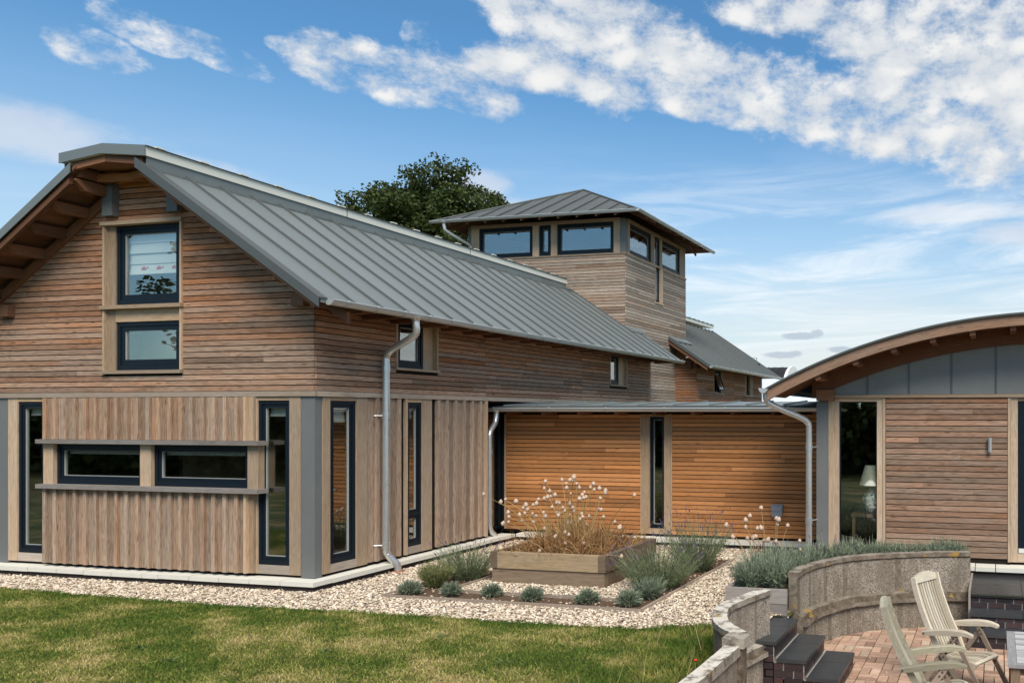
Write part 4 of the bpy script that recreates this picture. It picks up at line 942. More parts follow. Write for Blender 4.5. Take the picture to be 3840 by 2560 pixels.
for (y0, y1, z, js) in ((1.80, 3.07, .012, (2.43,)), (1.49, 1.836, -.182, ()), (1.16, 1.526, -.362, ())):
    mb = MB(); ys = [y0, *js, y1]
    for i in range(len(ys) - 1):
        x = 8.895
        while x < 13.3:
            mb.box(x, x + .672, ys[i] + .003, ys[i + 1] - .003, z - .042, z + random.uniform(-.002, .002), 0); x += .68
    mb.build('tread', M['slate'], s2)
mb = MB(); mb.box(8.862, 8.89, 1.78, 3.05, -.5, .06, 1, w=.7); mb.build('side_board', M['greywood'], s2)

# ================================================================= sunken patio, basket weave
mb = MB(); mb.box(6.3, 13.5, -6.5, 2.6, -.62, -.574); struct(mb.build('patio_base', M['plinth_dark']))
mb = MB(); C = .234
hole = np.array(HOLE)
for i in range(-4, 27):
    for j in range(-33, 8):
        x, y = 7.452 + C * i, .947 + C * .98 * j
        if not inside(hole, np.array(x + C / 2), np.array(y + C / 2)): continue
        for h in (0, 1):
            g = .0055; z = -.552 + random.uniform(-.0025, .0025); tone = min(1, max(0, random.gauss(.5, .25)))
            if (i + j) % 2 == 0: q = (x + h * C / 2 + g, x + (h + 1) * C / 2 - g, y + g, y + C * .98 - g)
            else: q = (x + g, x + C - g, y + h * C * .49 + g, y + (h + 1) * C * .49 - g)
            dzx, dzy = random.uniform(-.002, .002), random.uniform(-.002, .002)
            mb.obox((q[0], q[2], -.60), (q[1] - q[0], 0, 0), (0, q[3] - q[2], 0), (0, 0, z + .60), None, (tone, random.random(), random.random()))
struct(mb.build('patio_paving', M['paver']))

# ================================================================= garden furniture
def chair(label, loc, ang, wd, lg):
    root = thing('garden_chair', label, 'chair', (0, 0, 0), None)
    W2 = .245
    bk = crom([(-.175, 0, .30), (-.25, 0, .47), (-.375, 0, .70), (-.475, 0, .93), (-.525, 0, 1.08), (-.545, 0, 1.165)], 5)
    st_ = crom([(-.24, 0, .355), (-.10, 0, .345), (.08, 0, .375), (.20, 0, .385), (.275, 0, .365)], 4)
    def rail(mb, path, y, w, th, dn=True):
        for i in range(len(path) - 1):
            a, b = path[i], path[i + 1]; t = b - a; n = Vector((-t.z, 0, t.x)).normalized()
            mb.obox(Vector((a.x, y, a.z)) - n * th, t * 1.02, (0, w, 0), n * th, 0, (cc[0], cc[1], cc[2]))
    random.seed(hash(label) % 1000)
    cc = (random.random(), random.random(), random.random())
    mb = MB()
    for y in (-W2, W2 - .026): rail(mb, bk, y, .026, .06)
    for k in range(9):
        cc = (random.random(), random.random(), random.random()); rail(mb, bk[3:-3], -W2 + .036 + k * .0482, .03, .013)
    cc = (.8, .8, .5)
    n = 8
    for (i0, i1, arch_) in ((-5, -1, .035), (2, 4, 0)):                 # curved top rail and bottom rail
        a, b = bk[i0], bk[i1]; t = b - a; nn = Vector((-t.z, 0, t.x)).normalized() * .03
        for k in range(n):
            y0, y1 = -W2 + .027 + (2 * W2 - .054) * k / n, -W2 + .027 + (2 * W2 - .054) * (k + 1) / n
            u = (k + .5) / n * 2 - 1; h = 1 + (arch_ / t.length) * (1 - u * u) * 1.3
            mb.obox(Vector((a.x, y0, a.z)) - nn, t * h, (0, y1 - y0, 0), nn * 1.25, 1, cc)
    mb.build('backrest', wd, root)
    mb = MB(); cc = (.6, .6, .2)
    for y in (-W2, W2 - .026): rail(mb, st_, y, .026, .05)
    for k in range(9):
        cc = (random.random(), random.random(), random.random()); rail(mb, st_[1:-2], -W2 + .036 + k * .0482, .03, .013)
    a = st_[-3]; t = st_[-1] - a; nn = Vector((-t.z, 0, t.x)).normalized() * .022; mb.obox(Vector((a.x, -W2 + .027, a.z)) - nn, t, (0, 2 * W2 - .054, 0), nn * 1.1, 1, (.8, .8, .5))
    mb.box(-.22, -.18, -W2 + .027, W2 - .027, .325, .35, 1); mb.build('seat', wd, root)
    for s in (-1, 1):
        y = s * (W2 + .035)
        ap = crom([(-.36, 0, .605), (-.18, 0, .64), (.02, 0, .672), (.16, 0, .682), (.255, 0, .665)], 5)
        mb = MB(); ring = []
        for i, p in enumerate(ap):
            f = i / (len(ap) - 1); w = .022 + .012 * math.sin(math.pi * min(1, f * 1.15)); th = .022 + .012 * math.sin(math.pi * min(1, f * 1.2))
            if i == len(ap) - 1: w *= .8; th *= .6
            t = ap[min(i + 1, len(ap) - 1)] - ap[max(i - 1, 0)]; n_ = Vector((-t.z, 0, t.x)).normalized()
            ring.append([Vector((p.x, y - w, p.z)) - n_ * th, Vector((p.x, y + w, p.z)) - n_ * th, Vector((p.x, y + w, p.z)) + n_ * th * .6, Vector((p.x, y + w * .7, p.z)) + n_ * th, Vector((p.x, y - w * .7, p.z)) + n_ * th, Vector((p.x, y - w, p.z)) + n_ * th * .6])
        c_ = (random.random(), random.random(), random.random())
        for i in range(len(ring) - 1):
            for k in range(6):
                k2 = (k + 1) % 6; mb.face([ring[i][k], ring[i][k2], ring[i + 1][k2], ring[i + 1][k]], [(i * .04, k * .03), (i * .04, k * .03 + .03), (i * .04 + .04, k * .03 + .03), (i * .04 + .04, k * .03)], c_)
        mb.face(ring[0][::-1], None, c_); mb.face(ring[-1], None, c_)
        arm = mb.build('arm', wd, root)
        mb = MB(); mb.tube([(-.335, y - .04 * s * 0 - .038, .61), (-.335, y + .038, .61)], .008, 8); mb.build('bolt', M['boltdark'], arm)
        for (nm, a, b, w, dy) in (('front_leg', (.015, .63), (.40, 0), .052, -.012), ('rear_leg', (.055, .645), (-.40, 0), .056, .016)):
            yy = s * (W2 + .028 + (dy if s > 0 else dy)); A = Vector((a[0], yy, a[1])); B = Vector((b[0], yy, b[1])); t = (B - A); n_ = Vector((-t.z, 0, t.x)).normalized() * w
            mb = MB(); mb.obox(A - n_ / 2 - Vector((0, .011, 0)), t, (0, .022, 0), n_, 0, (random.random(), random.random(), random.random()))
            l_ = mb.build('leg', lg, root)
            mb = MB()
            for k in (.05, .11): q = A + t * k; mb.tube([(q.x, q.y - .017, q.z), (q.x, q.y + .017, q.z)], .009, 8)
            mb.build('bolt', M['boltdark'], l_)
        mb = MB(); mb.box(.0, .065, y - .015, y + .015, .615, .652); mb.build('hinge_block', M['boltdark'], root)
    root.location = loc; root.rotation_euler = (0, 0, ang); return root
chair('pale slatted teak garden chair by the slate steps, facing the table', (8.90, -.47, -.55), R(-28), M['teak'], M['teak_leg'])
chair('greenish weathered teak garden chair seen from the side, nearest the camera', (8.70, -1.64, -.55), R(3), M['teak_mossy'], M['teak_leg'])
tbl = thing('garden_table', 'silvered slatted wooden garden table at the right edge of the patio', 'table', (9.9, -1.25, -.55))
mb = MB()
mb.box(9.335, 9.415, -1.85, -.64, .118, .15, 1, w=.6); mb.box(10.75, 10.83, -1.85, -.64, .118, .15, 1); mb.box(9.416, 10.749, -1.85, -1.77, .118, .15, 0); mb.box(9.416, 10.749, -.72, -.64, .118, .15, 0)
y = -1.768
while y < -.76: mb.box(9.418, 10.747, y, y + .062, .122, .147, 0); y += .0672
mb.build('tabletop', M['tablegrey'], tbl)
mb = MB(); mb.box(9.40, 10.77, -1.79, -1.76, .04, .117, 0); mb.box(9.40, 10.77, -.73, -.70, .04, .117, 0); mb.box(9.39, 9.42, -1.75, -.74, .04, .117, 1); mb.build('apron', M['sleeper_dark'], tbl)
for (x, y) in ((9.36, -1.82), (10.73, -1.82), (9.36, -.75), (10.73, -.75)):
    mb = MB(); mb.box(x, x + .085, y, y + .085, -.55, .117, 2); mb.build('leg', M['sleeper_dark'], tbl)
random.seed(5)
# ================================================================= ribbons: blades, leaves, stems
def unit(a): return a / (np.linalg.norm(a, axis=1, keepdims=True) + 1e-9)
def ribbons(B, D, L, Wd, droop, seg=3, tip=.15, base=1.0):
    """N curved tapering ribbons -> verts, quads, face owner"""
    N = len(B); D = unit(D); rnd = RNG.normal(size=(N, 3)); S = unit(np.cross(D, rnd))
    t = np.linspace(0, 1, seg + 1)
    V = np.zeros((N, seg + 1, 2, 3))
    for i, k in enumerate(t):
        P = B + D * (L * k)[:, None]; P[:, 2] -= droop * L * k * k
        w = Wd * (base + (tip - base) * k ** 1.5) * .5
        V[:, i, 0] = P - S * w[:, None]; V[:, i, 1] = P + S * w[:, None]
    base_i = (np.arange(N) * (seg + 1) * 2)[:, None]
    F = []
    for i in range(seg): F.append(np.concatenate([base_i + 2*i, base_i + 2*i + 1, base_i + 2*i + 3, base_i + 2*i + 2], 1))
    F = np.stack(F, 1).reshape(-1, 4)
    return V.reshape(-1, 3), F, np.repeat(np.arange(N), seg)
def join(parts):
    vs, fs, ts, n = [], [], [], 0
    for v, f, t in parts: vs.append(v); fs.append(f + n); ts.append(t); n += len(v)
    return np.concatenate(vs), np.concatenate(fs), np.concatenate(ts)
def rib_tint(own, N, lo=0., hi=1.):
    t = np.stack([RNG.uniform(lo, hi, N), RNG.random(N), RNG.random(N)], 1); return t[own]
def cone_dirs(N, lean, up=1.0):
    a = RNG.uniform(0, 2 * np.pi, N); r = np.sqrt(RNG.random(N)) * lean
    return unit(np.stack([np.cos(a) * r, np.sin(a) * r, np.full(N, up)], 1)), a, r

def lavender(label, c, h, rad, n=260, flowers=.5, leafmat='lav_leaf', group=None, lean=.95, name='lavender_bush', cat='lavender', wid=.007, leafn=11):
    root = thing(name, label, cat, (c[0], c[1], c[2]), group)
    N = n; D, a, r = cone_dirs(N, lean)
    B = np.stack([c[0] + np.cos(a) * r * rad * .32, c[1] + np.sin(a) * r * rad * .32, np.full(N, c[2])], 1)
    L = h * RNG.uniform(.72, 1.08, N) * (1 - .18 * (r / lean) ** 2); dr = .10 * RNG.random(N)
    v1, f1, o1 = ribbons(B, D, L, np.full(N, wid * .8), dr, 4, .5)
    parts = [(v1, f1, rib_tint(o1, N, .3, .9))]
    k = np.repeat(np.arange(N), leafn); t = RNG.uniform(.08, .78, len(k))
    P = B[k] + D[k] * (L[k] * t)[:, None]; P[:, 2] -= dr[k] * L[k] * t * t
    ld = unit(D[k] * .9 + RNG.normal(size=(len(k), 3)) * .55)
    v2, f2, o2 = ribbons(P, ld, RNG.uniform(.05, .10, len(k)) * (1.15 - .5 * t), np.full(len(k), wid), RNG.uniform(-.2, .2, len(k)), 2, .3)
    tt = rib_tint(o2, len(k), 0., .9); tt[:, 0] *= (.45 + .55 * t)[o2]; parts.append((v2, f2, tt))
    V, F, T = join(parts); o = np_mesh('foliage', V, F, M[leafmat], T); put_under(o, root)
    if flowers:
        idx = np.where(RNG.random(N) < flowers)[0]; tipp = B[idx] + D[idx] * L[idx][:, None]; tipp[:, 2] -= dr[idx] * L[idx]
        ex = RNG.uniform(.0, .14, len(idx)) * h; d2 = unit(D[idx] + np.array([0, 0, .25])); e = tipp + d2 * ex[:, None]
        vs, fs, os_ = ribbons(tipp - d2 * .02, d2, ex + .02, np.full(len(idx), .0035), np.zeros(len(idx)), 1, 1)
        ps = []
        for q in range(2): v, f, ow = ribbons(e, d2, RNG.uniform(.035, .06, len(idx)), np.full(len(idx), .013), np.zeros(len(idx)), 2, .5, .8); ps.append((v, f, rib_tint(ow, len(idx))))
        V, F, T = join(ps); fs_ = np_mesh('flower_spikes', V, F, M['lav_flower'], T); put_under(fs_, root); fs_['kind'] = 'stuff'
        st_ = np_mesh('flower_stems', vs, fs, M['lav_leaf'], rib_tint(os_, len(idx), .5, 1)); put_under(st_, root); st_['kind'] = 'stuff'
    return root
lavender('leafy lavender bush with purple spikes left of the raised bed', (1.68, 1.05, .02), .66, .50, 240, .22, lean=.95)
lavender('big spreading lavender bush at the right front of the raised bed', (4.62, 1.15, .02), .74, .62, 380, .35, lean=1.15)
lavender('tall lavender bush in the bed furthest right, nearest the link wall', (4.72, 2.45, .02), .92, .55, 340, .45, lean=.85)
lavender('small silvery shrub at the foot of the big lavender bush', (4.80, .47, .02), .36, .25, 150, 0, 'lav_grey', lean=.9, name='silver_shrub', cat='shrub', wid=.009)
lavender('dark leafy lavender half hidden behind the left of the raised bed', (2.25, 3.0, .02), .80, .42, 160, .1, lean=.6)
rw = lavender('pale yellow-green shrub dotted with cream buds beside the front bed', (1.57, .48, .02), .42, .30, 230, 0, 'yellow_leaf', lean=.75, name='santolina_shrub', cat='shrub', wid=.009, leafn=14)
def cushion(label, c, rad, group):
    root = thing('santolina_cushion', label, 'shrub', c, group)
    N = 1500; d = RNG.normal(size=(N, 3)); d[:, 2] = np.abs(d[:, 2]) * .9 - .25; d = unit(d); cc = np.array([c[0], c[1], c[2] + rad * .45])
    lump = 1 + .26 * np.sin(d[:, 0] * 5 + c[0] * 9) * np.sin(d[:, 1] * 4.5 + 2 + c[0] * 5) + .12 * np.sin(d[:, 2] * 9 + c[0] * 3)
    rr = rad * RNG.uniform(.45, .92, N) * lump
    B = cc + d * rr[:, None] * np.array([1, 1, .82]); dd = unit(d + RNG.normal(size=(N, 3)) * .45 + np.array([0, 0, .35]))
    v, f, o = ribbons(B, dd, RNG.uniform(.025, .075, N), np.full(N, .009), RNG.uniform(-.1, .2, N), 2, .4)
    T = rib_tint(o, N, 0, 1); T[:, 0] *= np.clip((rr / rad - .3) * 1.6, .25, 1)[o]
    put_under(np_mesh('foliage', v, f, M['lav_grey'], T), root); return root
CL = ['round grey-green cushion shrub at the left end of the front bed', 'round grey-green cushion shrub second from the left in the front bed', 'small grey-green cushion shrub third from the left in the front bed', 'grey-green cushion shrub third from the right in the front bed', 'grey-green cushion shrub second from the right in the front bed', 'wide grey-green cushion shrub at the right end of the front bed']
for (x, y, r_), l in zip(((1.55, -.03, .195), (2.13, .05, .165), (2.68, .14, .155), (3.33, .05, .165), (4.12, .06, .175), (4.70, .03, .195)), CL): cushion(l, (x, y, .015), r_ * random.uniform(.62, .76), 'cushion shrubs along the front bed')
# dense young lavender in the planter behind the curved wall
pts = [(6.20, .35), (6.50, .42), (6.25, .85), (6.58, .95), (6.35, 1.35), (6.72, 1.45), (6.75, 1.95), (7.05, 1.95), (7.15, 2.35), (7.45, 2.25), (7.65, 2.55), (7.95, 2.45), (8.2, 2.65), (8.45, 2.6), (8.62, 2.72)]
for i, (x, y) in enumerate(pts):
    f = min(1, i / 14)
    lavender('grey-green young lavender growing thickly behind the curved concrete wall' if i else 'grey-green lavender at the open corner of the grey timber planter', (x, y, .20), .56 - .12 * f + random.uniform(-.04, .04), .36, 165, .03 if 2 < i < 9 else 0, 'lav_grey', 'lavender plants in the timber planter' if i else None, lean=.62, name='lavender_plant', wid=.011, leafn=13)
# alliums in the raised bed: every stalk with its papery head is a plant of its own
HEADS = [(1.34,1.93,1.18),(1.62,1.96,1.06),(1.68,2.0,1.1),(2.29,1.33,1.15),(2.49,1.27,1.11),(1.83,2.26,0.94),(2.34,1.56,1.01),(2.31,1.53,0.95),(1.65,2.44,0.8),(1.85,1.81,0.92),(1.58,2.25,0.79),(1.85,1.82,0.77),(1.96,2.02,0.77),(1.65,1.98,0.72),(2.21,2.29,1.37),(2.43,1.88,1.3),(2.37,2.14,1.23),(2.51,2.06,1.18),(2.66,1.33,1.19),(2.13,2.16,1.03),(2.19,1.96,1.03),(2.59,1.61,1.17),(2.83,1.29,1.23),(2.3,2.29,1.13),(2.6,1.82,1.02),(2.51,2.11,1.06),(2.44,2.31,1.03),(2.09,2.11,0.87),(2.0,2.36,0.8),(2.35,1.72,0.8),(2.22,2.21,0.88),(2.51,1.78,0.88),(2.37,2.37,0.87),(2.49,2.31,1.4),(3.15,1.37,1.48),(3.19,1.41,1.52),(3.12,1.51,1.46),(2.51,2.41,1.33),(3.04,1.77,1.39),(2.96,2.0,1.31),(2.96,1.61,1.34),(2.89,1.86,1.23),(2.95,1.71,1.09),(3.03,1.67,1.04),(2.74,1.95,0.95),(2.71,1.95,1.0),(2.44,2.34,0.86),(2.56,2.07,0.86),(2.6,2.37,0.83),(2.71,2.28,0.91),(2.56,2.44,0.7),(2.74,2.06,0.75),(3.26,1.45,1.2),(2.86,2.28,1.17),(2.83,2.41,1.2),(2.89,2.34,1.13),(3.07,1.93,1.16),(3.09,2.11,1.31),(3.46,1.5,1.42),(3.08,2.25,1.26),(3.33,1.94,1.31),(3.52,1.59,1.2),(3.73,1.33,1.31),(3.26,2.28,1.25),(3.06,2.44,0.94),(3.65,1.36,1.06),(3.26,2.21,0.84),(3.14,1.74,0.94),(3.32,1.43,0.94),(3.19,1.6,0.88),(3.04,2.17,0.85),(2.93,2.3,0.7),(4.2,1.3,1.29),(3.56,1.99,0.8),(3.97,1.3,0.82),(3.36,1.39,0.56),(3.15,1.23,0.57),(2.87,1.45,0.63),(3.0,1.49,0.69),(3.17,1.3,0.69),(2.9,1.5,0.57),(2.59,1.62,0.72),(2.8,1.13,0.47),(4.14,1.0,0.46)]
HEADS2 = [(5.97,1.68,1.11),(5.94,1.23,1.05),(5.84,1.36,0.97),(5.5,1.53,0.87),(5.74,1.69,0.83),(6.02,1.32,0.87),(6.1,1.23,0.89),(6.14,1.89,0.94),(6.29,1.45,0.98),(6.13,1.97,0.84),(6.3,1.92,0.84),(5.82,1.5,0.7),(5.88,1.57,0.7),(5.91,1.62,0.71),(6.0,1.72,0.64),(6.07,1.68,0.66),(5.56,1.65,0.69),(5.92,1.7,0.58),(6.47,1.95,0.62),(6.56,1.61,0.55),(5.93,1.54,0.38),(6.16,1.78,0.62)]
random.seed(21)
def seed_mesh():
    mb = MB(); mb.lathe([(.0, -.026), (.014, -.027), (.024, -.018), (.029, -.004), (.027, .008), (.019, .021), (.009, .032), (.0, .037)], 9, wob=.10)
    o = mb.build('seed_head', M['seedhead']); me = o.data; bpy.data.objects.remove(o); return me
SEED = [seed_mesh() for _ in range(3)]
def allium(head, base, label, group):
    mb = MB(); h, b = Vector(head), Vector(base)
    mid = b.lerp(h, .55) + Vector((random.uniform(-.03, .03) + (b.x - h.x) * .22, random.uniform(-.03, .03), .03))
    P = crom([b, mid, h], 5); P[-1] = h - Vector((0, 0, .02)); t = random.random()
    mb.tube(P, [.0052 - .0018 * k / (len(P) - 1) for k in range(len(P))], 5, (t, random.random(), .5), cap=False)
    o = mb.build('allium', M['stem']); tag(o, label, 'allium', group)
    s = bpy.data.objects.new('seed_head', random.choice(SEED)); COL.objects.link(s)
    s.location = h; k = random.uniform(.8, 1.25); s.scale = (k, k, k * random.uniform(.95, 1.15)); s.rotation_euler = (random.uniform(-.35, .35), random.uniform(-.35, .35), random.uniform(0, 6)); s.parent = o
for (x, y, z) in HEADS:
    bx = min(3.75, max(2.27, 3.0 + (x - 3.0) * .55 + random.uniform(-.12, .12))); by = min(2.6, max(1.12, 1.75 + (y - 1.75) * .7))
    if z < .5: bx, by = min(3.75, max(2.27, x + random.uniform(-.2, .2))), max(1.15, y)
    allium((x, y, z), (bx, by, .39), 'dried allium with a pale papery seed head in the sleeper raised bed', 'dried alliums in the raised bed')
for (x, y, z) in HEADS2:
    allium((x, y, z), (6.12 + (x - 6.1) * .5, min(1.9, y), .19 if x > 5.9 else .19), 'dried allium with a pale papery seed head leaning out of the grey timber planter', 'dried alliums in the timber planter')
# withered foliage round the stalks
def straw():
    N = 4600; x = RNG.normal(3.0, .34, N).clip(2.22, 3.78); y = RNG.uniform(1.12, 2.6, N); B = np.stack([x, y, np.full(N, .39)], 1)
    D, a, r = cone_dirs(N, 1.0); L = RNG.uniform(.10, .62, N)
    p1 = ribbons(B, D, L, RNG.uniform(.006, .014, N), RNG.uniform(.1, .9, N), 4, .35)
    N2 = 500; B2 = np.stack([RNG.uniform(2.22, 3.8, N2), RNG.uniform(1.1, 2.65, N2), RNG.uniform(.40, .44, N2)], 1); D2 = unit(RNG.normal(size=(N2, 3)) * np.array([1, 1, .22]) + np.array([0, 0, .12]))
    p2 = ribbons(B2, D2, RNG.uniform(.08, .3, N2), RNG.uniform(.006, .013, N2), RNG.uniform(.05, .3, N2), 3, .4)
    V, F, T = join([(p1[0], p1[1], rib_tint(p1[2], N, .05, 1)), (p2[0], p2[1], rib_tint(p2[2], N2, .2, 1))])
    return np_mesh('withered_foliage', V, F, M['straw'], T)
tag(straw(), 'withered straw-coloured allium foliage tangled in the raised bed', 'dry foliage', kind='stuff')
# ---------------------------------------------------------------- gravel stones
def pebbles(name, n, box, poly, holes, r0, r1, z0, m_, tl=(0, 1)):
    x = RNG.uniform(box[0], box[1], n); y = RNG.uniform(box[2], box[3], n); ok = inside(poly, x, y)
    for (a, b, c, d) in holes: ok &= ~((x > a) & (x < b) & (y > c) & (y < d))
    x, y = x[ok], y[ok]; N = len(x)
    O = np.array([(1, 0, 0), (-1, 0, 0), (0, 1, 0), (0, -1, 0), (0, 0, 1), (0, 0, -1), (.66, .66, .5), (-.66, .66, .5), (-.66, -.66, .5), (.66, -.66, .5)], float)
    Fc = np.array([(4, 6, 7), (4, 7, 8), (4, 8, 9), (4, 9, 6), (0, 2, 6), (2, 1, 7), (1, 3, 8), (3, 0, 9), (6, 2, 7), (7, 1, 8), (8, 3, 9), (9, 0, 6)])
    s = RNG.uniform(r0, r1, N)[:, None] * np.stack([RNG.uniform(.8, 1.4, N), RNG.uniform(.7, 1.1, N), RNG.uniform(.5, .85, N)], 1)
    th = RNG.uniform(0, 6.283, N); c, s_ = np.cos(th), np.sin(th)
    P = O[None] * s[:, None] * RNG.uniform(.85, 1.15, (N, 10, 1))
    tl_ = RNG.normal(0, .35, N)[:, None]; P[:, :, 2] += P[:, :, 0] * tl_
    X = P[:, :, 0] * c[:, None] - P[:, :, 1] * s_[:, None] + x[:, None]; Y = P[:, :, 0] * s_[:, None] + P[:, :, 1] * c[:, None] + y[:, None]; Z = P[:, :, 2] + z0 + RNG.uniform(0, .014, N)[:, None]
    V = np.stack([X, Y, Z], 2).reshape(-1, 3); F = (Fc[None] + (np.arange(N) * 10)[:, None, None]).reshape(-1, 3)
    t = np.stack([np.clip(RNG.beta(1.5, 1.15, N) * (tl[1] - tl[0]) + tl[0], 0, 1), RNG.random(N), RNG.random(N)], 1)
    return np_mesh(name, V, F, m_, np.repeat(t, len(Fc), 0), smooth=False)
HO = [(a, b, c, d) for (a, b, c, d) in BEDS] + [(X0, X1, Y0, Y1), (5.97, 8.9, .05, .6)]
PLANTER_POLY = np.array([(5.96, .04), (6.8, .04), (8.86, 2.4), (8.84, 2.98), (7.8, 2.88), (6.9, 2.54), (6.18, 1.78), (5.96, 1.1)])
GR = np.array(GRAV)
_ins = inside
def inside(poly, x, y):                                              # gravel never lies inside the planter
    r = _ins(poly, x, y)
    return r & ~_ins(PLANTER_POLY, x, y) if poly is GR else r
tag(pebbles('gravel', 105000, (-7.5, 6.75, -1.15, 4.7), GR, HO, .0095, .021, .008, M['pebble']), 'pale mixed pebble gravel spread between the lawn and the house', 'gravel', kind='stuff')
tag(pebbles('bed_stones', 1100, (1.32, 4.95, -.22, 3.4), np.array([(1.32, -.21), (4.95, -.21), (4.95, 3.4), (4.48, 3.4), (4.48, .23), (1.9, .23), (1.9, 1.7), (1.32, 1.7)]), [], .007, .020, .016, M['pebble'], (0, .75)), 'stray pebbles and clods lying on the bare soil of the bed', 'stones', kind='stuff')
mb = MB()
for (x, y) in ((7.72, .42), (7.95, .47), (8.02, 1.22), (7.60, 1.30), (7.99, -.1), (7.5, .1), (8.9, .55), (9.25, .2), (7.62, -.4), (8.3, .95)):
    mb.lathe([(0, 0), (.013, .002), (.015, .008), (.008, .015), (0, .017)], 6, (x, y, -.552), wob=.2)
tag(mb.build('stray_stones', M['seedhead']), 'stray pale pebbles scattered on the brick paving', 'stones', kind='stuff')
# ---------------------------------------------------------------- grass
def lawn_blades():
    n = 330000; x = RNG.uniform(-7.2, 7.0, n); y = RNG.uniform(-4.7, -.6, n)
    ex = np.array([p[0] for p in LAWN_EDGE]); ey = np.array([p[1] for p in LAWN_EDGE]); lim = np.interp(x, ex, ey)
    wob = .03 * np.sin(x * 5.1) + .02 * np.sin(x * 13.7 + 1)
    ok = (y < lim + wob + .02) & (y > -4.75 + .235 * x) & ~_ins(hole, x, y) & ~((x > 6.42) & (y > -2.9) & (x > 6.5 - .3))
    x, y, lim = x[ok], y[ok], lim[ok]; N = len(x)
    edge = np.clip(1 - (lim - y) / .16, 0, 1); wild = np.clip((x - 5.35) / .7, 0, 1) * np.clip((y + 3.6) / 1.2, 0, 1)
    B = np.stack([x, y, np.zeros(N)], 1); D, a, r = cone_dirs(N, .85)
    L = RNG.uniform(.022, .062, N) * (1 + .45 * edge) + wild * RNG.uniform(0, .10, N)
    v, f, o = ribbons(B, D, L, RNG.uniform(.005, .0095, N), RNG.uniform(.1, .6, N), 2, .25)
    T = rib_tint(o, N); T[:, 0] = np.clip(T[:, 0] - (.75 * edge + .55 * wild)[o], 0, 1)
    return np_mesh('grass', v, f, lawn_mat(True), T)
tag(lawn_blades(), 'short mown grass with straw-coloured dry patches', 'grass', kind='stuff')
def wild():
    N = 420; x = RNG.uniform(5.6, 6.75, N); y = RNG.uniform(-3.5, -.75, N); k = x > 5.5 + RNG.random(N) * .9; k &= ~_ins(hole, x, y) & (x < 6.62 - .25 * ((y > -2.6) & (y < -.9))); x, y = x[k], y[k]; N = len(x)
    D, a, r = cone_dirs(N, .55); L = RNG.uniform(.15, .52, N)
    v, f, o = ribbons(np.stack([x, y, np.zeros(N)], 1), D, L, RNG.uniform(.004, .008, N), RNG.uniform(.1, .5, N), 4, .25)
    return np_mesh('long_grass', v, f, M['long'], rib_tint(o, N))
M['long'] = tinted('long_grass', [(0, (.05, .08, .02)), (.5, (.13, .16, .05)), (.8, (.33, .26, .12)), (1, (.45, .34, .18))], .8, .1, None, .2)
tag(wild(), 'long unmown grass and dry stalks along the concrete walls', 'long grass', kind='stuff')
pp = MB(); pp.tube([(6.62, -2.72, .0), (6.63, -2.74, .13), (6.64, -2.75, .26)], .003, 5); po = pp.build('poppy', M['stem']); tag(po, 'single small red poppy in the long grass by the wall', 'poppy')
pp = MB(); pp.lathe([(0, .25), (.011, .254), (.017, .266), (.011, .275), (0, .272)], 9, (6.64, -2.75, 0), wob=.15); put_under(pp.build('flower', M['poppy']), po)
def weed(c, r_, lab):
    N = 26; D, a, r = cone_dirs(N, 1.6, .7); v, f, o = ribbons(np.tile(np.array([c[0], c[1], .01]), (N, 1)), D, RNG.uniform(.5, 1, N) * r_, np.full(N, .018), RNG.uniform(.2, .7, N), 3, .3)
    tag(np_mesh('weed', v, f, M['weed'], rib_tint(o, N)), lab, 'weed')
for c, r_, lab in (((3.35, -1.75), .17, 'leafy weed in the lawn below the middle of the gravel edge'), ((2.55, -2.55), .15, 'flat rosette weed in the dry middle of the lawn'), ((4.55, -2.45), .17, 'broad grey-green weed in the lawn towards the long grass'), ((.55, -2.85), .15, 'dark leafy weed low in the left half of the lawn'), ((1.3, -3.15), .14, 'grey-green weed near the bottom edge of the lawn'), ((4.25, -.42), .07, 'tiny green weed sprouting in the gravel before the bed')): weed(c, r_ * .7, lab)
